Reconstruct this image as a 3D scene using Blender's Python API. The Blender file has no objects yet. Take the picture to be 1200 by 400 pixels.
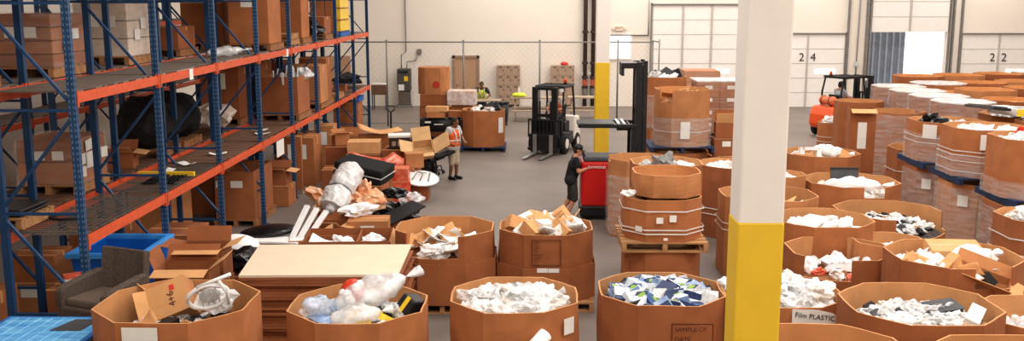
import bpy, bmesh, math, random
from mathutils import Vector, Matrix, Euler, noise
R = math.radians
SC = bpy.context.scene
COL = SC.collection
rnd = random.Random(7)

# ------------------------------------------------------------------ camera
FPX, HC = 1140.0, 4.9
PITCH = math.atan(202 / FPX)
YAW = math.atan(23 * math.cos(PITCH) / FPX)
cd = bpy.data.cameras.new('camera')
cd.sensor_width = 36.0
cd.lens = 36.0 * FPX / 1200.0
cd.clip_end = 300
cam = bpy.data.objects.new('camera', cd)
COL.objects.link(cam)
cam.location = (0, 0, HC)
cam.rotation_euler = (R(90) - PITCH, 0, YAW)
SC.camera = cam
CAMF = Vector((-math.sin(YAW) * math.cos(PITCH), math.cos(YAW) * math.cos(PITCH), -math.sin(PITCH)))
CAMR = Vector((math.cos(YAW), math.sin(YAW), 0))
CAMU = CAMR.cross(CAMF)


def ray(px, py):
    return CAMF * FPX + CAMR * (px - 600) - CAMU * (py - 200)


def G(px, py, z=0.0):
    """the point of the level z that the photograph shows at px, py"""
    d = ray(px, py)
    return Vector((0, 0, HC)) + d * ((z - HC) / d.z)


def GY(px, py, Y):
    d = ray(px, py)
    return Vector((0, 0, HC)) + d * (Y / d.y)


def depth(p):
    return (p - Vector((0, 0, HC))).dot(CAMF)


def mpp(p):
    """metres per pixel at p"""
    return depth(p) / FPX


# ------------------------------------------------------------------ materials
def lin(c):
    out = []
    for v in c:
        v = v / 255.0
        out.append(v / 12.92 if v <= 0.04045 else ((v + 0.055) / 1.055) ** 2.4)
    return out


MATS = {}


def mat(name, col, rough=0.75, metal=0.0, var=0.10, scale=5.0, bump=0.0, bscale=30.0, spec=0.3, col2=None, stretch=None):
    if name in MATS:
        return MATS[name]
    m = bpy.data.materials.new(name)
    m.use_nodes = True
    nt = m.node_tree
    b = nt.nodes['Principled BSDF']
    b.inputs['Roughness'].default_value = rough
    b.inputs['Metallic'].default_value = metal
    b.inputs['Specular IOR Level'].default_value = spec
    c = lin(col)
    tc = nt.nodes.new('ShaderNodeTexCoord')
    mp = nt.nodes.new('ShaderNodeMapping')
    if stretch:
        mp.inputs['Scale'].default_value = stretch
    nt.links.new(tc.outputs['Object'], mp.inputs['Vector'])
    n = nt.nodes.new('ShaderNodeTexNoise')
    n.inputs['Scale'].default_value = scale
    n.inputs['Detail'].default_value = 4
    nt.links.new(mp.outputs['Vector'], n.inputs['Vector'])
    mx = nt.nodes.new('ShaderNodeMix')
    mx.data_type = 'RGBA'
    a2 = lin(col2) if col2 else [v * (1 + var) for v in c]
    a1 = c if col2 else [v * (1 - var) for v in c]
    mx.inputs[6].default_value = (*a1, 1)
    mx.inputs[7].default_value = (*[min(v, 1) for v in a2], 1)
    cr = nt.nodes.new('ShaderNodeMapRange')
    cr.inputs['From Min'].default_value = 0.35
    cr.inputs['From Max'].default_value = 0.65
    nt.links.new(n.outputs['Fac'], cr.inputs['Value'])
    nt.links.new(cr.outputs['Result'], mx.inputs[0])
    nt.links.new(mx.outputs[2], b.inputs['Base Color'])
    if bump:
        n2 = nt.nodes.new('ShaderNodeTexNoise')
        n2.inputs['Scale'].default_value = bscale
        n2.inputs['Detail'].default_value = 3
        nt.links.new(mp.outputs['Vector'], n2.inputs['Vector'])
        bp = nt.nodes.new('ShaderNodeBump')
        bp.inputs['Strength'].default_value = bump
        bp.inputs['Distance'].default_value = 0.02
        nt.links.new(n2.outputs['Fac'], bp.inputs['Height'])
        nt.links.new(bp.outputs['Normal'], b.inputs['Normal'])
    MATS[name] = m
    return m


def film(name, cover, col=(235, 232, 228), streak=(2, 2, 14), rough=0.25):
    """clear plastic film: mostly see-through with whitish wrinkles"""
    m = bpy.data.materials.new(name)
    m.use_nodes = True
    nt = m.node_tree
    b = nt.nodes['Principled BSDF']
    out = nt.nodes['Material Output']
    b.inputs['Base Color'].default_value = (*lin(col), 1)
    b.inputs['Roughness'].default_value = rough
    tr = nt.nodes.new('ShaderNodeBsdfTransparent')
    ms = nt.nodes.new('ShaderNodeMixShader')
    tc = nt.nodes.new('ShaderNodeTexCoord')
    mp = nt.nodes.new('ShaderNodeMapping')
    mp.inputs['Scale'].default_value = streak
    n = nt.nodes.new('ShaderNodeTexNoise')
    n.inputs['Scale'].default_value = 2.2
    n.inputs['Detail'].default_value = 2.5
    n.inputs['Roughness'].default_value = 0.65
    cr = nt.nodes.new('ShaderNodeMapRange')
    cr.inputs['From Min'].default_value = 0.42
    cr.inputs['From Max'].default_value = 0.72
    cr.inputs['To Min'].default_value = cover * 0.5
    cr.inputs['To Max'].default_value = min(0.95, cover * 1.6)
    nt.links.new(tc.outputs['Object'], mp.inputs['Vector'])
    nt.links.new(mp.outputs['Vector'], n.inputs['Vector'])
    nt.links.new(n.outputs['Fac'], cr.inputs['Value'])
    nt.links.new(cr.outputs['Result'], ms.inputs[0])
    nt.links.new(tr.outputs[0], ms.inputs[1])
    nt.links.new(b.outputs[0], ms.inputs[2])
    nt.links.new(ms.outputs[0], out.inputs['Surface'])
    MATS[name] = m
    return m


def glow(name, col, power):
    m = bpy.data.materials.new(name)
    m.use_nodes = True
    nt = m.node_tree
    nt.nodes.remove(nt.nodes['Principled BSDF'])
    e = nt.nodes.new('ShaderNodeEmission')
    e.inputs['Color'].default_value = (*lin(col), 1)
    e.inputs['Strength'].default_value = power
    nt.links.new(e.outputs[0], nt.nodes['Material Output'].inputs['Surface'])
    MATS[name] = m
    return m


CARD = [mat('card_a', (168, 102, 59), 0.85, var=0.10, scale=3, bump=0.06, bscale=60),
        mat('card_b', (152, 89, 51), 0.85, var=0.10, scale=3, bump=0.06, bscale=60),
        mat('card_c', (182, 120, 74), 0.85, var=0.10, scale=3, bump=0.06, bscale=60),
        mat('card_d', (146, 84, 50), 0.85, var=0.12, scale=2, bump=0.06, bscale=60)]
LINER = mat('card_liner', (198, 140, 90), 0.85, var=0.07, scale=3)
CARDL = mat('card_light', (216, 160, 106), 0.85, var=0.08, scale=4)
CREAM = mat('card_cream', (222, 202, 174), 0.85, var=0.03, scale=3)
TAPE = mat('tape', (206, 150, 92), 0.3, var=0.05)
WHITE = mat('white_plastic', (236, 234, 232), 0.4, var=0.04, bump=0.15)
FOAM = mat('foam', (243, 241, 238), 0.85, var=0.03, bump=0.1, bscale=80)
PAPER = mat('paper', (232, 228, 220), 0.8, var=0.04)
GREYW = mat('grey_white', (196, 196, 195), 0.4, var=0.2, scale=7, bump=0.35, spec=0.6)
DULLW = mat('dull_white', (214, 206, 196), 0.6, var=0.12, bump=0.3)
TANP = mat('tan_scrap', (178, 140, 104), 0.7, var=0.2)
CLEAR = film('clear_film', 0.14, streak=(1.2, 1.2, 7))
MILKY = film('milky_film', 0.72, (242, 241, 240), (1.6, 1.6, 1.6), 0.3)
BLUEFILM = film('bluish_film', 0.7, (196, 208, 228), (2, 2, 2), 0.25)
BLACK = mat('black_plastic', (24, 24, 26), 0.45, var=0.2)
BLACKF = mat('black_fabric', (22, 21, 22), 0.9, var=0.25, scale=20)
BAGBLK = mat('black_bag', (18, 18, 19), 0.22, var=0.2, bump=0.4, bscale=14)
DGREY = mat('dark_grey', (66, 66, 68), 0.6, var=0.15)
MGREY = mat('mid_grey', (124, 122, 120), 0.6, var=0.12)
STEEL = mat('steel', (150, 150, 150), 0.4, 0.7, var=0.1)
GALV = mat('galvanised', (128, 124, 120), 0.5, 0.4, var=0.1)
RBLUE = mat('rack_blue', (24, 60, 98), 0.5, var=0.12, scale=9)
RORANGE = mat('rack_orange', (206, 84, 46), 0.5, var=0.10, scale=9)
DECK = mat('deck_board', (104, 90, 80), 0.8, var=0.16, scale=3, stretch=(9, 1, 1))
WIRE = mat('deck_wire', (118, 108, 98), 0.5, 0.3, var=0.1)
WOOD = mat('pallet_wood', (166, 120, 78), 0.85, var=0.20, scale=3, stretch=(1, 6, 6), bump=0.15)
WOODD = mat('pallet_wood_dark', (146, 98, 60), 0.85, var=0.2, scale=3, stretch=(1, 6, 6), bump=0.15)
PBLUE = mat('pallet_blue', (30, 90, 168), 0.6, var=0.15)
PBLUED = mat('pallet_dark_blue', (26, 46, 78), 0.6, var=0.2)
BINBLUE = mat('bin_blue', (16, 92, 186), 0.4, var=0.06)
RIMBLUE = mat('bin_rim_blue', (58, 144, 222), 0.4, var=0.06)
YELLOW = mat('yellow_paint', (228, 186, 44), 0.55, var=0.03)
COLW = mat('column_white', (234, 226, 217), 0.6, var=0.015)
WALLM = mat('wall_paint', (233, 222, 208), 0.85, var=0.02, scale=0.6)
DOORW = mat('door_white', (238, 231, 223), 0.6, var=0.02)
SEAM = mat('door_seam', (186, 178, 170), 0.7, var=0.05)
FLOORM = mat('concrete', (116, 104, 96), 0.55, var=0.13, scale=0.55, bump=0.05, bscale=20)
RED = mat('truck_red', (188, 22, 20), 0.4, var=0.05)
REDF = mat('red_print', (204, 58, 38), 0.35, var=0.2, scale=7, col2=(222, 120, 84))
ORANGET = mat('truck_orange', (226, 84, 32), 0.4, var=0.06)
RUBBER = mat('rubber', (26, 25, 25), 0.85, var=0.15)
DOORB = mat('door_brown', (178, 140, 108), 0.6, var=0.04)
LOCK = mat('locker_tan', (170, 142, 118), 0.55, var=0.05)
TABLEW = mat('table_wood', (168, 148, 126), 0.7, var=0.1)
SKIN1 = mat('skin_tan', (186, 128, 98), 0.55, var=0.06)
SKIN2 = mat('skin_brown', (122, 78, 54), 0.55, var=0.06)
HAIR = mat('hair_dark', (34, 26, 22), 0.7, var=0.2)
TEEBLK = mat('tee_black', (26, 26, 28), 0.9, var=0.15)
TEEGREY = mat('tee_grey', (190, 186, 182), 0.9, var=0.06)
SHORTK = mat('short_khaki', (182, 164, 140), 0.9, var=0.08)
SHORTD = mat('short_dark', (52, 50, 48), 0.9, var=0.3, scale=18)
VESTO = mat('vest_orange', (236, 108, 50), 0.7, var=0.05)
VESTL = mat('vest_lime', (214, 226, 60), 0.7, var=0.05)
SILVERT = mat('reflective_tape', (214, 214, 210), 0.3, var=0.05)
WICKER = mat('wicker', (86, 72, 62), 0.8, var=0.35, scale=26, stretch=(1, 1, 4), bump=0.6, bscale=50)
CUSH = mat('cushion_brown', (98, 82, 70), 0.9, var=0.12)
BLUETOP = mat('blue_print', (62, 140, 208), 0.35, scale=4, col2=(112, 184, 230), stretch=(1, 2.5, 1))
PINK = mat('red_cloth', (206, 60, 44), 0.85, var=0.12)
INK = mat('ink', (44, 34, 28), 0.8, var=0.1)
INKR = mat('ink_brown', (88, 42, 22), 0.8, var=0.1)
YPACK = mat('yellow_pack', (238, 196, 40), 0.4, var=0.1)
BPACK = mat('blue_pack', (108, 138, 184), 0.45, scale=1.2, col2=(186, 202, 224), var=0.2)
NAVY = mat('navy_pack', (34, 48, 86), 0.45, var=0.2)
GRNPACK = mat('green_spot', (140, 178, 58), 0.5, var=0.1)
OBAG = mat('orange_bag', (236, 150, 96), 0.45, scale=6, col2=(240, 206, 170), bump=0.4)
KRAFT = mat('kraft_paper', (212, 172, 122), 0.85, var=0.08)
RIBBON = mat('strap_white', (226, 220, 212), 0.35, var=0.03)
DAY = glow('daylight_pane', (255, 253, 248), 3.0)
GLASSY = film('window_glass', 0.08, (250, 250, 250), (1, 1, 1), 0.1)


# ------------------------------------------------------------------ mesh builder
class MB:
    def __init__(s):
        s.v, s.f = [], []

    def add(s, vs, fs, M=None):
        o = len(s.v)
        s.v += [(M @ Vector(p)) if M is not None else Vector(p) for p in vs]
        s.f += [tuple(i + o for i in q) for q in fs]
        return s

    def box(s, c, size, rot=None):
        x, y, z = (d / 2 for d in size)
        vs = [(-x, -y, -z), (x, -y, -z), (x, y, -z), (-x, y, -z), (-x, -y, z), (x, -y, z), (x, y, z), (-x, y, z)]
        fs = [(0, 3, 2, 1), (4, 5, 6, 7), (0, 1, 5, 4), (1, 2, 6, 5), (2, 3, 7, 6), (3, 0, 4, 7)]
        M = Matrix.Translation(c)
        if rot is not None:
            M = M @ (Euler(rot).to_matrix().to_4x4() if not isinstance(rot, Matrix) else rot)
        return s.add(vs, fs, M)

    def b(s, x0, x1, y0, y1, z0, z1):
        return s.box(((x0 + x1) / 2, (y0 + y1) / 2, (z0 + z1) / 2), (abs(x1 - x0), abs(y1 - y0), abs(z1 - z0)))

    def bar(s, p, q, w, h=None):
        """square bar from p to q"""
        p, q = Vector(p), Vector(q)
        d = q - p
        M = Matrix.Translation((p + q) / 2) @ d.to_track_quat('Z', 'Y').to_matrix().to_4x4()
        x, y, z = w / 2, (h or w) / 2, d.length / 2
        vs = [(-x, -y, -z), (x, -y, -z), (x, y, -z), (-x, y, -z), (-x, -y, z), (x, -y, z), (x, y, z), (-x, y, z)]
        fs = [(0, 3, 2, 1), (4, 5, 6, 7), (0, 1, 5, 4), (1, 2, 6, 5), (2, 3, 7, 6), (3, 0, 4, 7)]
        return s.add(vs, fs, M)

    def prism(s, pts, z0, z1, M=None):
        n = len(pts)
        vs = [(p[0], p[1], z0) for p in pts] + [(p[0], p[1], z1) for p in pts]
        fs = [tuple(reversed(range(n))), tuple(range(n, 2 * n))]
        fs += [(i, (i + 1) % n, n + (i + 1) % n, n + i) for i in range(n)]
        return s.add(vs, fs, M)

    def cyl(s, p, q, r0, r1=None, n=12):
        p, q = Vector(p), Vector(q)
        r1 = r0 if r1 is None else r1
        d = q - p
        M = Matrix.Translation(p) @ d.to_track_quat('Z', 'Y').to_matrix().to_4x4()
        L = d.length
        vs = [(r0 * math.cos(2 * math.pi * i / n), r0 * math.sin(2 * math.pi * i / n), 0) for i in range(n)]
        vs += [(r1 * math.cos(2 * math.pi * i / n), r1 * math.sin(2 * math.pi * i / n), L) for i in range(n)]
        fs = [tuple(reversed(range(n))), tuple(range(n, 2 * n))]
        fs += [(i, (i + 1) % n, n + (i + 1) % n, n + i) for i in range(n)]
        return s.add(vs, fs, M)

    def tube(s, pts, r, n=6, closed=False):
        pts = [Vector(p) for p in pts]
        m = len(pts)
        vs, fs = [], []
        up = Vector((0, 0, 1))
        for i, p in enumerate(pts):
            a = pts[i - 1] if (i > 0 or closed) else p
            c = pts[(i + 1) % m] if (i < m - 1 or closed) else p
            t = (c - a).normalized()
            u = up if abs(t.dot(up)) < 0.95 else Vector((1, 0, 0))
            sx = t.cross(u).normalized()
            sy = sx.cross(t).normalized()
            for k in range(n):
                w = 2 * math.pi * k / n
                vs.append(p + sx * (r * math.cos(w)) + sy * (r * math.sin(w)))
        seg = m if closed else m - 1
        for i in range(seg):
            j = (i + 1) % m
            for k in range(n):
                fs.append((i * n + k, i * n + (k + 1) % n, j * n + (k + 1) % n, j * n + k))
        if not closed:
            fs.append(tuple(reversed(range(n))))
            fs.append(tuple(range((m - 1) * n, m * n)))
        return s.add(vs, fs)

    def lathe(s, prof, n=20, M=None, cap=True):
        vs, fs = [], []
        for r, z in prof:
            for i in range(n):
                w = 2 * math.pi * i / n
                vs.append((r * math.cos(w), r * math.sin(w), z))
        for j in range(len(prof) - 1):
            for i in range(n):
                k = (i + 1) % n
                fs.append((j * n + i, j * n + k, (j + 1) * n + k, (j + 1) * n + i))
        if cap:
            fs.append(tuple(reversed(range(n))))
            fs.append(tuple(range((len(prof) - 1) * n, len(prof) * n)))
        return s.add(vs, fs, M)

    def ell(s, c, r, rot=None, n=14, m=9):
        if not hasattr(r, '__len__'):
            r = (r, r, r)
        M = Matrix.Translation(c)
        if rot is not None:
            M = M @ Euler(rot).to_matrix().to_4x4()
        vs, fs = [(0, 0, -r[2])], []
        for j in range(1, m):
            a = -math.pi / 2 + math.pi * j / m
            for i in range(n):
                w = 2 * math.pi * i / n
                vs.append((r[0] * math.cos(a) * math.cos(w), r[1] * math.cos(a) * math.sin(w), r[2] * math.sin(a)))
        vs.append((0, 0, r[2]))
        for i in range(n):
            fs.append((0, 1 + (i + 1) % n, 1 + i))
            fs.append((len(vs) - 1, 1 + (m - 2) * n + i, 1 + (m - 2) * n + (i + 1) % n))
        for j in range(m - 2):
            for i in range(n):
                k = (i + 1) % n
                fs.append((1 + j * n + i, 1 + j * n + k, 1 + (j + 1) * n + k, 1 + (j + 1) * n + i))
        return s.add(vs, fs, M)

    def cap(s, p, q, r0, r1, n=12):
        """closed tapered limb with round ends"""
        p, q = Vector(p), Vector(q)
        d = q - p
        L = max(d.length, 1e-4)
        M = Matrix.Translation(p) @ d.to_track_quat('Z', 'Y').to_matrix().to_4x4()
        prof = [(r0 * math.cos(a), r0 * math.sin(a)) for a in (-1.45, -1.0, -0.5)] + [(r0, 0), (r1, L)]
        prof += [(r1 * math.cos(a), L + r1 * math.sin(a)) for a in (0.5, 1.0, 1.45)]
        return s.lathe(prof, n, M)

    def mesh(s, name):
        me = bpy.data.meshes.new(name)
        me.from_pydata([tuple(p) for p in s.v], [], s.f)
        me.update()
        return me

    def build(s, name, material, parent=None, smooth=False, bevel=0.0, label=None):
        me = s.mesh(name)
        me.materials.append(material)
        if smooth:
            for p in me.polygons:
                p.use_smooth = True
        return link(name, me, parent, bevel, label)


def link(name, me, parent=None, bevel=0.0, label=None):
    o = bpy.data.objects.new(name, me)
    COL.objects.link(o)
    if parent is not None:
        o.parent = parent
    if bevel:
        m = o.modifiers.new('edge', 'BEVEL')
        m.width = bevel
        m.segments = 2
        m.limit_method = 'ANGLE'
    if label:
        o['label'] = label
    return o


def tag(o, label, cat, group=None, kind=None):
    if label:
        o['label'] = label
    if cat:
        o['category'] = cat
    if group:
        o['group'] = group
    if kind:
        o['kind'] = kind
    return o


def thing(name, label, cat, loc=(0, 0, 0), rz=0.0, group=None, rot=None):
    o = bpy.data.objects.new(name, None)
    COL.objects.link(o)
    o.location = loc
    o.rotation_euler = rot if rot is not None else (0, 0, rz)
    o.empty_display_size = 0.2
    return tag(o, label, cat, group)


def struct(name, mb, m):
    return tag(mb.build(name, m), None, None, kind='structure')


def dup(root, loc, rot, label, group=None):
    def cp(o, par):
        c = o.copy()
        COL.objects.link(c)
        if par is not None:
            c.parent = par
        for ch in KIDS(o):
            cp(ch, c)
        return c
    r = cp(root, None)
    r.location = loc
    r.rotation_euler = rot
    r['label'] = label
    if group:
        r['group'] = group
    return r


def KIDS(o):
    return [x for x in COL.objects if x.parent is o]


def lettering(txt, size, material, parent, loc, rot, ext=0.002, align='CENTER', label=None):
    c = bpy.data.curves.new('lettering', 'FONT')
    c.body = txt
    c.size = size
    c.extrude = ext
    c.align_x = align
    c.align_y = 'CENTER'
    c.materials.append(material)
    o = bpy.data.objects.new('lettering', c)
    COL.objects.link(o)
    o.parent = parent
    o.location = loc
    o.rotation_euler = rot
    return o


# ------------------------------------------------------------------ setting
YW = 44.7
XL, XR, ZC = -13.5, 27.0, 9.6


def wall_with_holes(mb, x0, x1, z0, z1, holes, y, th):
    xs = sorted({x0, x1, *[h[0] for h in holes], *[h[1] for h in holes]})
    zs = sorted({z0, z1, *[h[2] for h in holes], *[h[3] for h in holes]})
    for a, b in zip(xs, xs[1:]):
        for c, d in zip(zs, zs[1:]):
            mx, mz = (a + b) / 2, (c + d) / 2
            if any(h[0] < mx < h[1] and h[2] < mz < h[3] for h in holes):
                continue
            mb.b(a, b, y, y + th, c, d)


fl = MB().b(XL - 0.3, XR + 0.3, -3, YW + 0.3, -0.2, 0)
struct('floor', fl, FLOORM)
w = MB()
d23 = (15.35, 18.75, 0.0, 3.4)
win = (3.42, 4.52, 2.2, 3.28)
wall_with_holes(w, XL, XR, 0, ZC, [d23, win], YW, 0.25)
struct('wall_back', w, WALLM)
struct('wall_left', MB().b(XL - 0.25, XL, -3, YW, 0, ZC), WALLM)
struct('wall_right', MB().b(XR, XR + 0.25, -3, YW, 0, ZC), WALLM)
struct('wall_front', MB().b(XL, XR, -3.25, -3, 0, ZC), WALLM)
struct('ceiling', MB().b(XL, XR, -3, YW, ZC, ZC + 0.2), WALLM)


def dock_door(name, x0, x1, z0, z1, nrow, rails, y, header=True):
    p = MB()
    p.b(x0, x1, y - 0.05, y, z0, z1)
    o = p.build(name, DOORW)
    tag(o, None, None, kind='structure')
    h = (z1 - z0) / nrow
    s = MB()
    for i in range(1, nrow):
        s.b(x0, x1, y - 0.058, y - 0.045, z0 + i * h - 0.014, z0 + i * h + 0.014)
    s.build('panel_seam', SEAM, o)
    for rx in rails:
        MB().b(rx - 0.045, rx + 0.045, y - 0.09, y - 0.045, z0, z1).build('stile', SEAM, o)
    if header:
        MB().b(x0 - 0.1, x1 + 0.1, y - 0.12, y - 0.01, z1, z1 + 0.06).build('header', GALV, o)
    for sx in (x0 - 0.08, x1 + 0.08):
        MB().b(sx - 0.03, sx + 0.03, y - 0.12, y - 0.0, 0, z1 + 0.1).build('track', GALV, o)
    return o


DW = 1.65
d1 = dock_door('door_1', 5.5, 9.5, 0, 4.6, 7, (6.85, 8.15), YW)
d2 = dock_door('door_2', 12.52 - DW, 12.52 + DW, 0, 3.3, 5, (12.52,), YW)
d4 = dock_door('door_4', 21.1 - DW, 21.1 + DW, 0, 3.3, 5, (21.1,), YW)
# the raised door: its lower sections hang above the opening
d3 = dock_door('door_3', d23[0], d23[1], 3.4, 6.8, 5, (17.05,), YW, header=False)
for d, cx, t in ((d2, 12.52, '24'), (d4, 21.1, '22')):
    for k, ch in enumerate(t):
        lettering(ch, 0.52, INK, d, (cx + (-0.26 if k == 0 else 0.26), YW - 0.07, 2.25), (R(90), 0, 0))
for d, cx in ((d1, 8.55), (d2, 13.35), (d4, 21.95)):
    MB().b(cx - 0.45, cx + 0.45, YW - 0.075, YW - 0.045, 1.52, 1.72).build('vision_pane', DAY, d)
# vertical lift rails run up the wall beside the docks
for i, x in enumerate((14.3, 15.12, 18.98, 19.35)):
    struct('trim_%d' % (i + 1), MB().b(x - 0.04, x + 0.04, YW - 0.14, YW, 0, 8.6), GALV)
# a window onto the yard
fr = MB()
fr.b(win[0] - 0.06, win[0], YW - 0.06, YW, win[2], win[3]).b(win[1], win[1] + 0.06, YW - 0.06, YW, win[2], win[3])
fr.b(win[0] - 0.06, win[1] + 0.06, YW - 0.06, YW, win[2] - 0.06, win[2]).b(win[0] - 0.06, win[1] + 0.06, YW - 0.06, YW, win[3], win[3] + 0.06)
wf = tag(fr.build('window_1', COLW), None, None, kind='structure')
MB().b(win[0], win[1], YW + 0.08, YW + 0.1, win[2], win[3]).build('window_glass', GLASSY, wf)
# personnel door
pd = MB().b(-3.5, -2.5, YW - 0.06, YW, 0, 2.2).build('door_5', DOORB)
tag(pd, None, None, kind='structure')
fr = MB()
fr.b(-3.62, -3.5, YW - 0.1, YW, 0, 2.32).b(-2.5, -2.38, YW - 0.1, YW, 0, 2.32).b(-3.62, -2.38, YW - 0.1, YW, 2.2, 2.32)
fr.build('door_frame', mat('frame_brown', (150, 122, 98), 0.6), pd)
MB().ell((-3.38, YW - 0.12, 1.0), (0.05, 0.05, 0.05)).build('door_knob', STEEL, pd, True)
# door seen behind the end of the racks
pe = MB().b(-9.4, -8.3, YW - 0.06, YW, 0, 2.3).build('door_6', DOORB)
tag(pe, None, None, kind='structure')
MB().ell((-8.45, YW - 0.12, 1.0), (0.05, 0.05, 0.05)).build('door_knob', STEEL, pe, True)

# outside: yard and a trailer backed up beside the open dock
struct('ground_yard', MB().b(4, 34, YW + 0.3, 75, -0.4, -0.02), mat('yard', (206, 200, 192), 0.9))
tr = thing('box_trailer', 'grey corrugated box trailer parked outside the open dock door', 'trailer', (0, 0, 0))
t = MB()
t.b(13.6, 17.35, YW + 1.2, YW + 9, 0.9, 3.6)
t.build('box_body', mat('trailer_grey', (128, 138, 154), 0.5, var=0.1), tr)
for i in range(12):
    MB().b(13.75 + i * 0.3, 13.83 + i * 0.3, YW + 1.12, YW + 1.2, 0.95, 3.5).build('rib', mat('trailer_rib', (160, 168, 182), 0.5), tr)
for x in (14.2, 16.7):
    MB().cyl((x - 0.15, YW + 2.2, 0.48), (x + 0.15, YW + 2.2, 0.48), 0.5, n=20).build('wheel', RUBBER, tr)

# columns
for nm, cx, cy, s in (('column_near', 1.9, 8.05, 0.375), ('column_far', 2.06, 28.4, 0.40)):
    zt = 3.08
    a = MB().b(cx - s / 2, cx + s / 2, cy - s / 2, cy + s / 2, 0, ZC).build(nm, COLW, bevel=0.02)
    tag(a, None, None, kind='structure')
    MB().b(cx - s / 2 - 0.006, cx + s / 2 + 0.006, cy - s / 2 - 0.006, cy + s / 2 + 0.006, 0, zt).build('yellow_guard_paint', YELLOW, a, bevel=0.02)

# ------------------------------------------------------------------ light
wd = bpy.data.worlds.new('world')
SC.world = wd
wd.use_nodes = True
wd.node_tree.nodes['Background'].inputs['Color'].default_value = (1, 1, 1, 1)
wd.node_tree.nodes['Background'].inputs['Strength'].default_value = 2.2
LE = 330
for ix, x in enumerate((-9.3, -1.5, 4.5, 11.5, 19.5)):
    for iy, y in enumerate((1, 9, 17, 26, 35, 42)):
        ld = bpy.data.lights.new('high_bay_lamp', 'AREA')
        ld.shape = 'RECTANGLE'
        ld.size, ld.size_y = 2.6, 3.4
        ld.energy = LE * (0.3 if x < -9 else 1.0) * (1.15 if x > 4 else 1.0)
        ld.color = (1.0, 0.98, 0.95)
        lo = bpy.data.objects.new('high_bay_lamp', ld)
        COL.objects.link(lo)
        lo.location = (x, y, ZC - 0.3)
SC.view_settings.view_transform = 'Standard'
SC.view_settings.look = 'None'
SC.view_settings.gamma = 1.0
SC.view_settings.exposure = 0.0
SC.view_settings.use_curve_mapping = False
# ------------------------------------------------------------------ shared shapes
MC = {}


def cached(key, fn, material, smooth=False):
    """one mesh per shape and material, shared by its copies"""
    k = (key, material.name)
    if k not in MC:
        me = fn().mesh(key if isinstance(key, str) else key[0])
        me.materials.append(material)
        if smooth:
            for p in me.polygons:
                p.use_smooth = True
        MC[k] = me
    return MC[k]


# ------------------------------------------------------------------ pallets
def pallet(loc, label, rz=0.0, W=1.2, D=1.05, wood=None, group=None, full=True, plastic=False):
    wood = wood or WOOD
    h = 0.15
    if not full:
        def mk():
            m = MB()
            for i in range(6):
                m.box((0, -D / 2 + 0.06 + i * (D - 0.12) / 5, h - 0.012), (W, 0.11, 0.024))
            for i in (-1, 0, 1):
                m.box((i * (W / 2 - 0.05), 0, 0.075), (0.08, D, 0.1))
                m.box((i * (W / 2 - 0.05), 0, 0.012), (0.1, D, 0.024))
            return m
        o = link('pallet', cached(('pallet', W, D), mk, wood))
        o.location = loc
        o.rotation_euler = (0, 0, rz)
        return tag(o, label, 'pallet', group)
    t = thing('pallet', label, 'pallet', loc, rz, group)
    n = 6
    for i in range(n):
        o = link('deck_board', cached(('deck_board', W), lambda: MB().box((0, 0, 0), (W, D / n * 0.74, 0.024)), wood), t)
        o.location = (0, -D / 2 + D / n * (i + 0.5), h - 0.012)
    for i in (-1, 0, 1):
        o = link('stringer', cached(('stringer', D), lambda: MB().box((0, 0, 0), (0.07, D, 0.10)), wood), t)
        o.location = (i * (W / 2 - 0.04), 0, 0.075)
        if plastic:
            continue
        o = link('base_board', cached(('base_board', W), lambda: MB().box((0, 0, 0), (W, 0.1, 0.024)), wood), t)
        o.location = (0, i * (D / 2 - 0.06), 0.012)
    return t


# ------------------------------------------------------------------ cartons
def carton_mesh(kind, sx, sy, sz):
    m = MB()
    if kind == 'closed':
        m.b(-sx / 2, sx / 2, -sy / 2, sy / 2, 0, sz)
        return m
    t = 0.012
    m.b(-sx / 2, sx / 2, -sy / 2, -sy / 2 + t, 0, sz).b(-sx / 2, sx / 2, sy / 2 - t, sy / 2, 0, sz)
    m.b(-sx / 2, -sx / 2 + t, -sy / 2 + t, sy / 2 - t, 0, sz).b(sx / 2 - t, sx / 2, -sy / 2 + t, sy / 2 - t, 0, sz)
    m.b(-sx / 2 + t, sx / 2 - t, -sy / 2 + t, sy / 2 - t, 0, 0.02)
    return m


def carton(loc, size, label, kind='closed', rz=0.0, m=None, sheet=False, group=None, rot=None, flaps=(60, 60, 60, 60), name='carton', cat='box', tape=True):
    sx, sy, sz = size
    m = m or rnd.choice(CARD)
    t = thing(name, label, cat, loc, rz, group, rot)
    carton_mesh(kind, sx, sy, sz).build('carton_body', m, t, bevel=0.008 if kind == 'closed' else 0)
    if kind == 'closed' and tape:
        q = MB().b(-sx / 2 - 0.002, sx / 2 + 0.002, -0.03, 0.03, sz * 0.82, sz + 0.002)
        q.build('tape', TAPE, t)
        MB().b(-sx / 2 + 0.004, sx / 2 - 0.004, -sy / 2 - 0.002, -sy / 2 + 0.01, sz * 0.985, sz + 0.003).build('flap_edge', CARDL, t)
    if kind == 'open':
        th = 0.008
        for i, a in enumerate(flaps):
            if a is None:
                continue
            L = (sx if i % 2 == 0 else sy) - 0.02
            d = min(sx, sy) * 0.46
            f = MB().b(-L / 2, L / 2, 0, d, -th / 2, th / 2).build('flap', CARDL if i in (0, 1) else m, t)
            pos = [(0, -sy / 2, sz), (sx / 2, 0, sz), (0, sy / 2, sz), (-sx / 2, 0, sz)][i]
            f.location = pos
            # a flap turns about the rim: 0 stands up, 90 lies out flat, 180 hangs down
            base = Matrix.Rotation([math.pi, -math.pi / 2, 0, math.pi / 2][i], 4, 'Z')
            f.rotation_euler = (base @ Matrix.Rotation(R(90 - a), 4, 'X')).to_euler()
    if sheet:
        MB().b(-sx * 0.18, sx * 0.16, -sy / 2 - 0.004, -sy / 2, sz * 0.55, sz * 0.85).build('label_sheet', PAPER, t)
    return t


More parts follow.
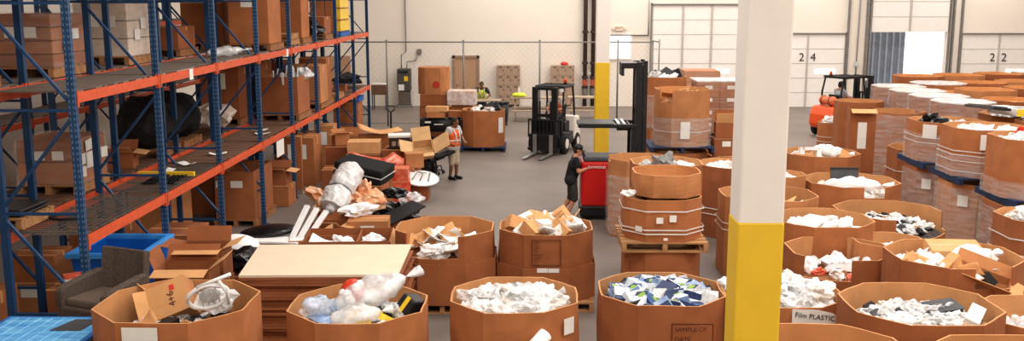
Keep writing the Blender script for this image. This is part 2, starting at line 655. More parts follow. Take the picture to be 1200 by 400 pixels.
# ------------------------------------------------------------------ octagonal bulk cartons
def octo(W, D, c, grow=0.0):
    w, d = W / 2 + grow, D / 2 + grow
    c = c + grow * 0.586
    return [(-w + c, -d), (w - c, -d), (w, -d + c), (w, d - c), (w - c, d), (-w + c, d), (-w, d - c), (-w, -d + c)]


def inside_oct(x, y, W, D, c, m=0.0):
    w, d = W / 2 - m, D / 2 - m
    if abs(x) > w or abs(y) > d:
        return False
    return abs(x) + abs(y) < w + d - c + m * 0.4


def oct_wall(W, D, c, h, seed, cuts=(), th=0.02, bulge=0.03):
    """cuts: (side, t0, t1, drop); sides run front, front right, right, back right, back, back left, left, front left"""
    m = MB()
    m.inner = set()
    P = octo(W, D, c)
    rr = random.Random(seed)
    ph = rr.random() * 100

    def off(s, t, z):
        b = bulge * math.sin(math.pi * t) * math.sin(math.pi * min(1, z / h * 0.9))
        b += 0.022 * noise.noise(Vector((s * 3.1 + t * 1.7 + ph, z * 1.6, 0))) * math.sin(math.pi * t)
        return b
    for s in range(8):
        p0, p1 = Vector(P[s]), Vector(P[(s + 1) % 8])
        e = p1 - p0
        nrm = Vector((e.y, -e.x)).normalized()
        n = 5 if e.length > 0.5 else 3
        ts = {i / n for i in range(n + 1)}
        for q in cuts:
            if q[0] == s:
                ts |= {q[1], q[2]}
        ts = sorted(ts)
        for a, b in zip(ts, ts[1:]):
            if b - a < 1e-5:
                continue
            mid = (a + b) / 2
            top, cutend = h, False
            for q in cuts:
                if q[0] == s and q[1] - 1e-6 <= mid <= q[2] + 1e-6:
                    top = h - q[3]
                    cutend = True
            vs, fs = [], []
            nz = 5
            for k in range(nz + 1):
                z = top * k / nz
                for t in (a, b):
                    zz = z
                    if k == nz:
                        zz += 0.012 * noise.noise(Vector((s + t + ph, 7.7, 0))) * (1 if not cutend else 2)
                    o_ = p0 + e * t + nrm * off(s, t, z)
                    i_ = o_ - nrm * th
                    if t in (0.0, 1.0):
                        # keep mitred corners closed on the inner face
                        i_ = o_ - nrm * th + (e.normalized() * th * 0.414 if t == 0.0 else -e.normalized() * th * 0.414)
                    vs += [(o_.x, o_.y, zz), (i_.x, i_.y, zz)]
            for k in range(nz):
                q = 4 * k
                fs.append((q, q + 2, q + 6, q + 4))
                fs.append((q + 1, q + 5, q + 7, q + 3))
            q = 4 * nz
            fs.append((q, q + 2, q + 3, q + 1))
            fs += [(q - 4 * 0 + 0 - 4, q - 4 + 1, q + 1, q), (q - 4 + 2, q + 2, q + 3, q - 4 + 3)]
            n0 = len(m.f)
            m.inner |= {n0 + 2 * k + 1 for k in range(nz)} | {n0 + 2 * nz}
            m.add(vs, fs)
    return m


def wall_part(mb, m, t):
    """the carton's wall, its inner faces lined with paler board"""
    o = mb.build('carton_wall', m, t)
    o.data.materials.append(LINER)
    for i in mb.inner:
        o.data.polygons[i].material_index = 1
    return o


def oct_ring(W, D, c, z0, z1, grow, th=0.004):
    m = MB()
    a, b = octo(W, D, c, grow), octo(W, D, c, grow + th)
    n = 8
    vs = [(*p, z0) for p in a] + [(*p, z1) for p in a] + [(*p, z0) for p in b] + [(*p, z1) for p in b]
    fs = []
    for i in range(n):
        j = (i + 1) % n
        fs += [(i, n + i, n + j, j), (2 * n + i, 2 * n + j, 3 * n + j, 3 * n + i), (n + i, 3 * n + i, 3 * n + j, n + j), (i, j, 2 * n + j, 2 * n + i)]
    return m.add(vs, fs)


def solveW(xl, xr, ym, z):
    p = G((xl + xr) / 2, ym, z)
    return (xr - xl) * mpp(p)


BIN = {}


def gaylord(key, xl, xr, ym, label, ref, z=None, zb=0.0, W=1.55, rz=0.0, cuts=(), dr=0.96, m=None, straps=(), wrap=None, sleeve=None,
            stickers=(), ch=0.27, pal=None, fill=None, form=False, lid=None):
    """octagonal bulk carton; its rim spans xl..xr around the line ym of the photograph"""
    if z is None:
        lo, hi = 1.15, 1.72
        for _ in range(30):
            mid = (lo + hi) / 2
            if solveW(xl, xr, ym, mid) > W:
                lo = mid
            else:
                hi = mid
        z = (lo + hi) / 2
    dz = 0.0
    if pal and zb == 0:
        zb = dz = 0.15      # stands on a pallet
    p = G((xl + xr) / 2, ym, z)
    Wm = (xr - xl) * mpp(p)
    Dm = Wm * dr
    c = Wm * ch
    m = m or rnd.choice(CARD[:3])
    seed = sum(ord(a) * (i + 1) for i, a in enumerate(key))
    t = thing('gaylord_carton', label, 'bulk carton', (p.x, p.y, zb), rz, 'octagonal bulk cartons')
    h = z - zb
    wall_part(oct_wall(Wm, Dm, c, h, seed, cuts), m, t)
    MB().prism(octo(Wm - 0.04, Dm - 0.04, c), 0.0, 0.025).build('carton_floor', m, t)
    if sleeve:
        oct_ring(Wm, Dm, c, 0.0, sleeve - dz, 0.034, 0.014).build('lower_sleeve', m, t)
    for zs in [q - dz for q in straps]:
        oct_ring(Wm, Dm, c, zs, zs + 0.018, 0.036, 0.004).build('strap', RIBBON, t, label='white plastic strap')
    if wrap:
        oct_ring(Wm, Dm, c, wrap[0], wrap[1], 0.045, 0.002).build('stretch_wrap', CLEAR, t, label='clear stretch wrap')
    for side, tt, zz, sw, sh in stickers:
        zz -= dz
        P = octo(Wm, Dm, c, 0.056 if not wrap else 0.06)
        a, b = Vector(P[side]), Vector(P[(side + 1) % 8])
        q = a + (b - a) * tt
        ang = math.atan2((b - a).y, (b - a).x)
        s = MB().box((0, 0, 0), (sw, 0.004, sh)).build('label_sheet', PAPER, t, label='white paper label')
        s.location = (q.x, q.y, zz)
        s.rotation_euler = (0, 0, ang)
    if form:
        fx, fz, fw, fh, lines = form
        fz -= dz
        y = -Dm / 2 - 0.045
        f = MB()
        f.b(fx - fw / 2, fx + fw / 2, y, y + 0.004, fz + fh / 2 - 0.012, fz + fh / 2).b(fx - fw / 2, fx + fw / 2, y, y + 0.004, fz - fh / 2, fz - fh / 2 + 0.012)
        f.b(fx - fw / 2, fx - fw / 2 + 0.012, y, y + 0.004, fz - fh / 2, fz + fh / 2).b(fx + fw / 2 - 0.012, fx + fw / 2, y, y + 0.004, fz - fh / 2, fz + fh / 2)
        f.build('printed_form', INKR, t)
        for i, s in enumerate(lines):
            lettering(s, fh / len(lines) * 0.62, INKR, t, (fx - fw / 2 + 0.04, y, fz + fh / 2 - (i + 0.6) * fh / len(lines)), (R(90), 0, 0), align='LEFT')
    BIN[key] = dict(p=p, W=Wm, D=Dm, c=c, z=z, zb=zb, rz=rz, ref=ref, t=t)
    if pal:
        pallet((p.x, p.y, zb - 0.15), pal, rz, Wm * 1.02, Dm * 1.0)
    if fill:
        fill_bin(key, *fill)
    return BIN[key]


def heap_mesh(W, D, c, zc, bulge, seed, rough=0.10, freq=5.0, R_=16, A=40, skirt=0.25):
    """a lumpy heap that reaches the walls of an octagon"""
    m = MB()
    P = octo(W, D, c)

    def edge(w):
        dx, dy = math.cos(w), math.sin(w)
        best = 9
        for i in range(8):
            a, b = Vector(P[i]), Vector(P[(i + 1) % 8])
            e = b - a
            den = dx * e.y - dy * e.x
            if abs(den) < 1e-9:
                continue
            t = (a.x * e.y - a.y * e.x) / den
            if t > 0:
                best = min(best, t)
        return best
    sh = seed * 3.37
    vs = [(0, 0, zc + bulge)]
    for j in range(1, R_ + 1):
        r = j / R_
        for i in range(A):
            w = 2 * math.pi * i / A
            e = edge(w)
            x, y = math.cos(w) * e * r, math.sin(w) * e * r
            q = Vector((x * freq + sh, y * freq, seed))
            n = noise.noise(q) + 0.7 * abs(noise.noise(q * 2.1)) + 0.45 * abs(noise.noise(q * 4.3))
            fade = 1 - max(0, r - 0.85) / 0.15 * 0.6
            vs.append((x, y, zc + bulge * (1 - r * r) + rough * (n - 0.3) * fade))
    fs = [(0, 1 + i, 1 + (i + 1) % A) for i in range(A)]
    for j in range(R_ - 1):
        for i in range(A):
            k = (i + 1) % A
            a = 1 + j * A
            fs.append((a + i, a + A + i, a + A + k, a + k))
    return m.add(vs, fs)


# ------------------------------------------------------------------ scraps
def m_crumple(seed, amp=0.62, flat=0.6, sub=3):
    bm = bmesh.new()
    bmesh.ops.create_icosphere(bm, subdivisions=sub, radius=0.5)
    m = MB()
    for v in bm.verts:
        q = v.co * 3.0 + Vector((seed * 5.1, 0, 0))
        d = 1 + amp * (noise.noise(q) - 0.6 * abs(noise.noise(q * 2.3)) + 0.5 * noise.noise(q * 4.1))
        v.co = Vector((v.co.x * d, v.co.y * d, v.co.z * d * flat))
    bm.verts.index_update()
    m.add([v.co.copy() for v in bm.verts], [tuple(v.index for v in f.verts) for f in bm.faces])
    bm.free()
    return m


def m_bag(seed):
    """a long gathered plastic bag"""
    m = MB()
    n, k = 22, 14
    vs, fs = [], []
    for i in range(n + 1):
        t = i / n
        r = 0.26 * (math.sin(math.pi * min(1, t * 1.15 + 0.06)) ** 0.6 if t < 0.86 else 0.18 + (t - 0.86) * 1.4)
        for j in range(k):
            w = 2 * math.pi * j / k
            q = Vector((math.cos(w) * 2, math.sin(w) * 2, t * 7 + seed * 3))
            rr = r * (1 + 0.55 * noise.noise(q) + 0.25 * noise.noise(q * 2.4))
            vs.append(((t - 0.5) * 1.2, rr * math.cos(w), rr * 0.75 * math.sin(w)))
    for i in range(n):
        for j in range(k):
            fs.append((i * k + j, i * k + (j + 1) % k, (i + 1) * k + (j + 1) % k, (i + 1) * k + j))
    fs.append(tuple(reversed(range(k))))
    fs.append(tuple(range(n * k, (n + 1) * k)))
    return m.add(vs, fs)


def m_sheet(seed, a=1.0, b=0.6, th=0.015, curl=0.12):
    m = MB()
    n = 8
    vs, fs = [], []
    for s in (0, 1):
        for i in range(n + 1):
            for j in range(n + 1):
                x, y = (i / n - 0.5) * a, (j / n - 0.5) * b
                z = curl * ((x / a * 2) ** 2 - 0.3) + 0.10 * noise.noise(Vector((x * 2 + seed, y * 2, 0))) * curl * 6
                vs.append((x, y, z + s * th))
    N = n + 1
    for i in range(n):
        for j in range(n):
            p = i * N + j
            fs.append((p, p + 1, p + N + 1, p + N))
            q = p + N * N
            fs.append((q, q + N, q + N + 1, q + 1))
    for i in range(n):
        for (p, q) in (((i * N), (i + 1) * N), ((i + 1) * N + n, i * N + n), (n * N + i, n * N + i + 1), (i + 1, i)):
            fs.append((p, q, q + N * N, p + N * N))
    return m.add(vs, fs)


def m_foam(seed):
    """moulded packing block: a slab with raised ends and a recess"""
    k = seed % 4
    m = MB()
    if k == 0:
        m.prism([(-0.5, -0.2), (0.5, -0.2), (0.5, 0.25), (0.3, 0.25), (0.3, 0.0), (-0.3, 0.0), (-0.3, 0.25), (-0.5, 0.25)], -0.16, 0.16)
    elif k == 1:
        m.prism([(-0.5, -0.3), (0.5, -0.3), (0.5, -0.05), (-0.2, -0.05), (-0.2, 0.3), (-0.5, 0.3)], -0.14, 0.14)
    elif k == 2:
        m.prism([(-0.5, -0.12), (-0.42, -0.2), (0.42, -0.2), (0.5, -0.12), (0.5, 0.2), (0.2, 0.2), (0.12, 0.1), (-0.12, 0.1), (-0.2, 0.2), (-0.5, 0.2)], -0.1, 0.1)
    else:
        m.prism([(-0.5, -0.2), (0.5, -0.25), (0.46, 0.2), (-0.44, 0.25)], -0.09, 0.09)
        m.prism([(-0.3, -0.1), (0.3, -0.12), (0.28, 0.1), (-0.28, 0.1)], 0.09, 0.16)
    return m


def m_box(seed):
    rr = random.Random(seed)
    x, y, z = 0.5, 0.5 * rr.uniform(0.55, 0.85), 0.5 * rr.uniform(0.4, 0.75)
    m = MB()
    e = 0.012
    m.prism([(-x, -y + e), (-x + e, -y), (x - e, -y), (x, -y + e), (x, y - e), (x - e, y), (-x + e, y), (-x, y - e)], -z, z)
    return m


def m_roll(seed):
    m = MB()
    m.lathe([(0.03, -0.5), (0.13, -0.5), (0.145, -0.47), (0.145, 0.47), (0.13, 0.5), (0.03, 0.5), (0.03, 0.42)], 14, Matrix.Rotation(R(90), 4, 'Y'))
    return m


def m_pillow(seed):
    """flat sealed packet"""
    m = MB()
    n = 10
    vs, fs = [], []
    for s in (-1, 1):
        for i in range(n + 1):
            for j in range(n + 1):
                u, v = i / n * 2 - 1, j / n * 2 - 1
                h = (max(0, (1 - u ** 4) * (1 - v ** 2))) ** 0.5 * 0.13
                q = Vector((u * 2.5 + seed * 4, v * 2.5, s))
                vs.append((u * 0.5 * (1 - 0.05 * (1 - v * v)), v * 0.36, s * (h + 0.004) + 0.05 * noise.noise(q) * (1 - u * u)))
    N = n + 1
    for i in range(n):
        for j in range(n):
            p = i * N + j
            fs.append((p, p + 1, p + N + 1, p + N))
            q = p + N * N
            fs.append((q, q + N, q + N + 1, q + 1))
    for i in range(n):
        for (p, q) in (((i * N), (i + 1) * N), ((i + 1) * N + n, i * N + n), (n * N + i, n * N + i + 1), (i + 1, i)):
            fs.append((p, q, q + N * N, p + N * N))
    return m.add(vs, fs)


SHAPES = dict(crumple=m_crumple, bag=m_bag, sheet=m_sheet, foam=m_foam, box=m_box, roll=m_roll, pillow=m_pillow)
SMOOTH = {'roll', 'pillow', 'sheet', 'bag'}


def scrap(shape, m, seed, name, label, cat, loc, rot, scale, group=None):
    me = cached((shape, seed), lambda: SHAPES[shape](seed), m, shape in SMOOTH)
    o = link(name, me)
    o.location = loc
    o.rotation_euler = rot
    o.scale = (scale,) * 3 if not hasattr(scale, '__len__') else scale
    return tag(o, label, cat, group)


def product_box(rr, label, loc, rot, s, group):
    """retail box: blue sides, a pale front and a green spot"""
    t = thing('product_box', label, 'box', loc, 0, group, rot)
    t.scale = (s, s, s)
    link('box_body', cached('box_body', lambda: MB().box((0, 0, 0), (1, 0.72, 0.62)), rr.choice((BPACK, BPACK, NAVY, NAVY, GREYW, mat('mid_blue', (84, 120, 172), 0.45)))), t)
    if rr.random() < 0.75:
        link('pale_front', cached('pale_front', lambda: MB().b(-0.46, 0.2, -0.366, 0.33, 0.3, 0.314).b(-0.46, 0.2, -0.366, -0.352, -0.12, 0.3), mat('pale_print', (214, 222, 230), 0.45)), t)
    if rr.random() < 0.6:
        link('green_spot', cached('green_spot', lambda: MB().cyl((0.24, -0.02, 0.3), (0.24, -0.02, 0.318), 0.17, n=14), GRNPACK), t)
    link('dark_print', cached('dark_print', lambda: MB().b(0.1, 0.47, -0.33, 0.33, 0.3, 0.312).b(0.505, 0.512, -0.3, 0.3, -0.25, 0.1), NAVY), t)
    return t


def fill_bin(key, depth_, bulge, base, kinds, seed=1, rough=0.10, tilt=35, region=None, front=0.0):
    """base: (material, name, words) for what nobody could count; kinds: (shape, material, name, words, category, size, count)"""
    b = BIN[key]
    rr = random.Random(seed * 77 + 5)
    zf = b['z'] - depth_ - 0.05
    bulge *= 0.6
    hm = heap_mesh(b['W'] - 0.07, b['D'] - 0.07, b['c'], 0, bulge, seed, rough)
    M = Matrix.Rotation(b['rz'], 4, 'Z')
    o = hm.build(base[1], base[0], smooth=base[3] if len(base) > 3 else False)
    o.location = (b['p'].x, b['p'].y, zf)
    o.rotation_euler = (0, 0, b['rz'])
    tag(o, '%s heaped in the %s' % (base[2], b['ref']), 'scrap', None, 'stuff')
    pts = []
    for shape, m, name, words, cat, size, count in kinds:
        for i in range(count):
            best, bd = None, -1
            for _ in range(40):
                x, y = rr.uniform(-0.5, 0.5) * b['W'], rr.uniform(-0.5, 0.5) * b['D']
                if not inside_oct(x, y, b['W'], b['D'], b['c'], 0.10 + size * 0.42):
                    continue
                if region and not (region[0] <= x <= region[1] and region[2] <= y <= region[3]):
                    continue
                d = min([math.hypot(x - a, y - c_) for a, c_ in pts] or [9])
                if d > bd:
                    best, bd = (x, y), d
            if best is None:
                continue
            pts.append(best)
            x, y = best
            r2 = min(1, (x / b['W'] * 2) ** 2 + (y / b['D'] * 2) ** 2)
            v = M @ Vector((x, y, 0))
            s = size * rr.uniform(0.8, 1.2)
            zz = zf + bulge * (1 - r2) + rough * 0.35 + s * (0.16 if shape in ('box', 'bag', 'product') else 0.09)
            if shape == 'product':
                product_box(rr, '%s in the %s' % (words, b['ref']), (b['p'].x + v.x, b['p'].y + v.y, zz), (R(rr.uniform(-tilt, tilt)), R(rr.uniform(-tilt, tilt)), rr.uniform(0, 6.28)), s,
                            '%s pieces, %s' % (name.replace('_', ' '), b['ref']))
                continue
            if m is WHITE and shape == 'crumple':
                m2 = rr.choice((WHITE, WHITE, FOAM, MILKY, GREYW, DULLW))
            else:
                m2 = m
            scrap(shape, m2, rr.randrange(5), name, '%s in the %s' % (words, b['ref']), cat,
                  (b['p'].x + v.x, b['p'].y + v.y, zz),
                  (R(rr.uniform(-tilt, tilt)), R(rr.uniform(-tilt, tilt)), rr.uniform(0, 6.28)), s,
                  '%s pieces, %s' % (name.replace('_', ' '), b['ref']))


# ------------------------------------------------------------------ pallet racking
def rack(name, label, xf, xr, Ys, levels, ztop, deck=None, detail=True):
    root = thing(name, label, 'pallet rack', (0, 0, 0))
    pw, pd_ = 0.095, 0.075
    for k, y in enumerate(Ys):
        fmesh = MB()
        zs = [0.75, 2.12, 3.48, 4.84, 6.1]
        zs = [z for z in zs if z < ztop - 0.1]
        for z in zs:
            fmesh.bar((xf, y, z), (xr, y, z), 0.045, 0.035)
        for i in range(len(zs) - 1):
            a, b = (xf, xr) if i % 2 == 0 else (xr, xf)
            fmesh.bar((a, y, zs[i] + 0.06), (b, y, zs[i + 1] - 0.06), 0.045, 0.035)
        fr_ = fmesh.build('upright_frame', RBLUE, root)
        for x, sgn in ((xf, 1), (xr, -1)):
            def post():
                m = MB()
                m.b(-pw / 2, pw / 2, -pd_ / 2, -pd_ / 2 + 0.012, 0, ztop)
                m.b(-pw / 2, -pw / 2 + 0.012, -pd_ / 2, pd_ / 2, 0, ztop)
                m.b(pw / 2 - 0.012, pw / 2, -pd_ / 2, pd_ / 2, 0, ztop)
                m.b(-pw / 2, pw / 2, pd_ / 2 - 0.012, pd_ / 2, 0, ztop)
                return m
            p = link('post', cached(('post', ztop), post, RBLUE), fr_)
            p.location = (x, y, 0)
            if detail and sgn == 1 and k < 6:
                def holes():
                    m = MB()
                    z = 0.3
                    while z < min(ztop, 5.2):
                        for dx in (-0.024, 0.024):
                            m.b(pw / 2 - 0.001, pw / 2 + 0.0015, dx - 0.007, dx + 0.007, z - 0.017, z + 0.017)
                            m.b(dx * 1.1 - 0.008, dx * 1.1 + 0.008, -pd_ / 2 - 0.0015, -pd_ / 2 + 0.001, z - 0.017, z + 0.017)
                        z += 0.075
                    return m
                h = link('slot_row', cached(('slots', ztop), holes, mat('slot', (92, 116, 140), 0.6)), fr_)
                h.location = (x, y, 0)
                h['kind'] = 'stuff'
            f = link('foot_plate', cached('foot', lambda: MB().b(-0.09, 0.09, -0.08, 0.08, 0, 0.012), RBLUE), fr_)
            f.location = (x, y, 0)
    for k in range(len(Ys) - 1):
        y0, y1 = Ys[k], Ys[k + 1]
        for li, z in enumerate(levels):
            for x, sg in ((xf, 1), (xr, -1)):
                def beam():
                    L = y1 - y0 - pd_
                    m = MB()
                    m.b(-0.024, 0.024, -L / 2, L / 2, -0.065, 0.03)
                    m.b(-0.024, 0.014, -L / 2, L / 2, 0.03, 0.065)
                    for s in (-1, 1):
                        m.b(-0.028, 0.032, s * L / 2 - 0.02, s * L / 2 + 0.02, -0.12, 0.09)
                    return m
                o = link('beam', cached(('beam', round(y1 - y0, 2)), beam, RORANGE), root)
                o.location = (x + sg * 0.03, (y0 + y1) / 2, z)
                if sg < 0:
                    o.rotation_euler = (0, 0, math.pi)
            kind = deck(li, k) if deck else 'board'
            m = MB()
            xa, xb = xr + 0.03, xf - 0.03
            if kind == 'wire':
                for i in range(10):
                    x = xa + (xb - xa) * i / 9
                    m.b(x - 0.004, x + 0.004, y0 + 0.05, y1 - 0.05, z + 0.066, z + 0.074)
                n = 34
                for i in range(n + 1):
                    y = y0 + 0.06 + (y1 - y0 - 0.12) * i / n
                    m.b(xa, xb, y - 0.004, y + 0.004, z + 0.074, z + 0.082)
                for i in range(4):
                    y = y0 + 0.3 + (y1 - y0 - 0.6) * i / 3
                    m.b(xa, xb, y - 0.02, y + 0.02, z + 0.03, z + 0.066)
                m.build('wire_deck', WIRE, root)
            elif kind == 'plank':
                n = 9
                for i in range(n):
                    a = y0 + 0.06 + (y1 - y0 - 0.12) * i / n
                    m.b(xa, xb, a, a + (y1 - y0 - 0.12) / n * 0.86, z + 0.066, z + 0.088)
                m.build('plank_deck', mat('deck_plank', (104, 72, 52), 0.85, var=0.25, scale=4, stretch=(1, 6, 1)), root)
            elif kind == 'board':
                n = 8
                for i in range(n):
                    a = xa + (xb - xa) * i / n
                    m.b(a, a + (xb - xa) / n * 0.93, y0 + 0.05, y1 - 0.05, z + 0.066, z + 0.086)
                m.build('board_deck', DECK, root)
    return root


RX, RB = -5.87, -6.9
YS = [12.3 + 2.83 * k for k in range(9)]
Z1, Z2 = 1.75, 3.64
rk = rack('pallet_rack', 'blue and orange pallet rack standing along the aisle, nearest row', RX, RB, YS, (Z1, Z2, 5.5), 6.2,
          lambda l, k: 'board' if l >= 1 else ('wire' if k < 2 else 'plank'))
MB().b(RB + 0.02, RX - 0.02, 16.6, 16.68, Z1 + 0.09, Z1 + 0.16).build('cross_bar', YELLOW, rk, label='yellow cross bar')
# paper tags on the beams
for yb, zb_ in ((16.55, Z2), (23.2, Z2)):
    MB().b(RX + 0.056, RX + 0.06, yb - 0.09, yb + 0.09, zb_ - 0.11, zb_ + 0.07).build('paper_tag', PAPER, rk, label='white paper tag')
MB().b(RX + 0.058, RX + 0.066, 21.85, 22.5, Z1 - 0.45, Z1 - 0.08).build('sign_plate', PAPER, rk, label='white sign hanging under the beam')
XB1, XB2 = -7.12, -8.15
YB = [10.67 + 2.83 * k for k in range(9)]
rack('pallet_rack', 'blue and orange pallet rack standing back to back behind the nearest row', XB1, XB2, YB, (Z1, Z2, 5.5), 6.2,
     lambda l, k: 'board' if l >= 1 else 'plank', False)
YC = [15.5 + 2.76 * k for k in range(8)]
rack('pallet_rack', 'far blue pallet rack along the white side wall', -11.0, -12.05, YC, (2.2, 4.15), 6.2, lambda l, k: 'board', False)
# ------------------------------------------------------------------ bulk cartons in the foreground
MB_ = dict(film=(MILKY, 'plastic_film', 'crumpled clear plastic film'), white=(WHITE, 'packing_film', 'crumpled white packing film'),
           mixed=(mat('mixed_scrap', (120, 116, 112), 0.6, scale=11, col2=(226, 224, 220), bump=0.4), 'plastic_scrap', 'mixed grey and white plastic scrap'), card=(mat('card_scrap', (150, 98, 62), 0.9, var=0.3), 'cardboard_scrap', 'torn cardboard scrap'),
           dark=(mat('dark_scrap', (70, 62, 58), 0.8, var=0.5, scale=12), 'small_scrap', 'small dark scrap'))
FS = lambda n, s=0.3: ('foam', FOAM, 'foam_block', 'white foam packing block', 'foam block', s, n)
SP = lambda n, s=0.12: ('box', TANP, 'tan_part', 'small tan plastic part', 'plastic part', s, n)
CR = lambda n, s=0.3, m=WHITE: ('crumple', m, 'crumpled_bag', 'crumpled white plastic bag', 'plastic bag', s, n)
CF = lambda n, s=0.3: ('crumple', MILKY, 'clear_bag', 'crumpled clear plastic bag', 'plastic bag', s, n)
SH = lambda n, s=0.35, m=FOAM: ('sheet', m, 'foam_sheet', 'white foam sheet', 'foam sheet', s, n)
PF = lambda n, s=0.25: ('sheet', PAPER, 'paper_sheet', 'loose white paper sheet', 'paper', s, n)
CB = lambda n, s=0.3: ('box', CARDL, 'small_carton', 'small brown carton', 'box', s, n)
CS = lambda n, s=0.4: ('sheet', CARDL, 'cardboard_piece', 'torn brown cardboard piece', 'cardboard', s, n)
RL = lambda n, s=0.4, m=WHITE: ('roll', m, 'white_tube', 'white plastic tube', 'tube', s, n)
BK = lambda n, s=0.2: ('box', BLACK, 'black_part', 'small black plastic part', 'plastic part', s, n)
PL = lambda n, s=0.22, m=GREYW: ('pillow', m, 'plastic_packet', 'flat plastic packet', 'packet', s, n)

gaylord('A', 122, 296, 352, 'open brown bulk carton with the small tilted 4+6 carton leaning in it', 'carton with the tilted 4+6 box', z=1.5, m=CARD[0],
        stickers=((0, 0.37, 1.22, 0.38, 0.5),), fill=(0.42, 0.12, MB_['dark'], [CF(5, 0.34), BK(10, 0.2), PL(5, 0.26), CS(4, 0.4)], 3), pal='wooden pallet under the carton with the tilted 4+6 box')
gaylord('B', 343, 498, 355, 'open brown bulk carton of bagged toys before the flat cardboard stack', 'carton of bagged toys', z=1.3, m=CARD[0],
        fill=(0.22, 0.14, MB_['mixed'], [PL(12, 0.22), BK(5, 0.14), ('pillow', WHITE, 'white_packet', 'white packet', 'packet', 0.2, 8), ('pillow', BPACK, 'blue_bag', 'blue tinted plastic bag', 'plastic bag', 0.3, 6), ('pillow', YPACK, 'yellow_packet', 'yellow packet', 'packet', 0.22, 5), CF(5, 0.3)], 4),
        pal='wooden pallet under the carton of bagged toys')
gaylord('C', 530, 676, 345, 'open brown bulk carton of white plastic film, tube poking through its front', 'carton with the tube poking out', z=1.25, m=CARD[0],
        stickers=((1, 0.62, 1.02, 0.17, 0.2), (1, 0.68, 0.66, 0.2, 0.2)), fill=(0.2, 0.18, MB_['white'], [CR(16, 0.36), CF(16, 0.34), SH(6, 0.36)], 5, 0.14),
        pal='wooden pallet under the white film carton with the tube')
gaylord('D', 703, 846, 338, 'open brown bulk carton brimming with small blue and white product boxes', 'carton of blue product boxes', z=1.27, m=CARD[1],
        form=(0.28, 0.82, 0.5, 0.5, ('SAMPLE OF', 'DATE', 'DEPT', 'LOT')), pal='wooden pallet under the carton of blue boxes',
        fill=(0.15, 0.17, MB_['dark'], [('product', BPACK, 'product_box', 'small blue and white product box', 'box', 0.25, 54), ('box', GREYW, 'grey_box', 'small pale grey product box', 'box', 0.2, 12), ('box', BLACK, 'black_box', 'small black product box', 'box', 0.18, 12), ('box', YPACK, 'yellow_box', 'small yellow product box', 'box', 0.13, 1)], 6, 0.06, 34))
gaylord('E', 845, 982, 341, 'open brown bulk carton of white film with a handwritten sheet, behind the near column', 'carton with the handwritten sheet', z=1.27, m=CARD[0],
        fill=(0.1, 0.2, MB_['white'], [CR(14, 0.34), CF(8, 0.34)], 7, 0.13), pal='wooden pallet under the carton with the handwritten sheet')
gaylord('F', 993, 1162, 355, 'large brown bulk carton of clear bags and a black tray, right of the near column', 'carton with the black tray', z=1.5, m=CARD[1],
        fill=(0.25, 0.15, MB_['mixed'], [CF(20, 0.24), PL(18, 0.2), BK(12, 0.12), CR(14, 0.2), SP(8), ('sheet', PAPER, 'paper_sheet', 'loose white paper sheet', 'paper', 0.2, 8), ('crumple', REDF, 'red_wrap', 'red crumpled wrapper', 'wrapper', 0.16, 2)], 8), pal='wooden pallet under the carton with the black tray')
gaylord('X', 1155, 1305, 368, 'brown bulk carton of white sheets cut by the right photo edge, front row', 'front carton at the right edge', z=1.3, m=CARD[0],
        fill=(0.3, 0.1, MB_['white'], [SH(6, 0.4), CR(6, 0.3)], 9), pal='wooden pallet under the front carton at the right edge')
gaylord('Gb', 880, 1060, 408, 'half empty brown bulk carton nearest the yellow column base', 'nearest half empty carton', z=1.6, m=CARD[0],
        fill=(0.75, 0.05, MB_['card'], [CS(4, 0.4)], 10), pal='wooden pallet under the half empty carton')
gaylord('Hb', 1100, 1300, 425, 'brown bulk carton mostly below the bottom right photo edge', 'carton below the bottom right edge', z=1.5, m=CARD[2],
        fill=(0.6, 0.05, MB_['card'], [CS(4, 0.4)], 11), pal='wooden pallet under the carton below the bottom right edge')

# second row
gaylord('Q', 466, 578, 265, 'open brown bulk carton with its front cut low, white foam sheets showing', 'carton cut low with foam sheets', z=1.25, m=CARD[1],
        cuts=((0, 0.0, 0.86, 0.36), (7, 0.5, 1.0, 0.36)), sleeve=0.82, fill=(0.42, 0.26, MB_['card'], [SH(9, 0.55), CS(5, 0.5), CR(5, 0.34), CB(2, 0.3)], 12),
        pal='wooden pallet under the carton of foam sheets')
gaylord('R', 586, 693, 264, 'open brown bulk carton with a printed form, small cartons heaped on top', 'carton with the printed form', z=1.25, m=CARD[1], sleeve=0.72,
        form=(0.0, 0.98, 0.46, 0.42, ('FROM', 'DATE', 'DEPT', 'QTY', 'MATERIAL', 'FILLED', 'BY', 'LOT')), stickers=((0, 0.42, 0.7, 0.17, 0.07), (0, 0.66, 0.7, 0.17, 0.07)),
        fill=(0.1, 0.2, MB_['card'], [CB(7, 0.33), PL(6, 0.34), CR(6, 0.32), ('box', PAPER, 'white_box', 'small white carton', 'box', 0.3, 4), ('pillow', YPACK, 'yellow_pack', 'yellow printed pouch', 'packet', 0.4, 2), CS(4, 0.5)], 13, 0.1, 45),
        pal='wooden pallet under the carton with the printed form')
gaylord('T', 925, 1042, 291, 'brown bulk carton with a tall back, white and red scrap at its left', 'tall backed carton with red scrap', z=1.2, m=CARD[1], straps=(0.55, 0.7),
        cuts=((7, 0.3, 1.0, 0.3), (0, 0.0, 0.45, 0.3)), fill=(0.34, 0.1, MB_['card'], [CR(6, 0.28), PL(5, 0.24), ('crumple', REDF, 'red_wrap', 'red crumpled wrapper', 'wrapper', 0.24, 3), FS(3, 0.35)], 14),
        pal='wooden pallet under the tall backed carton')
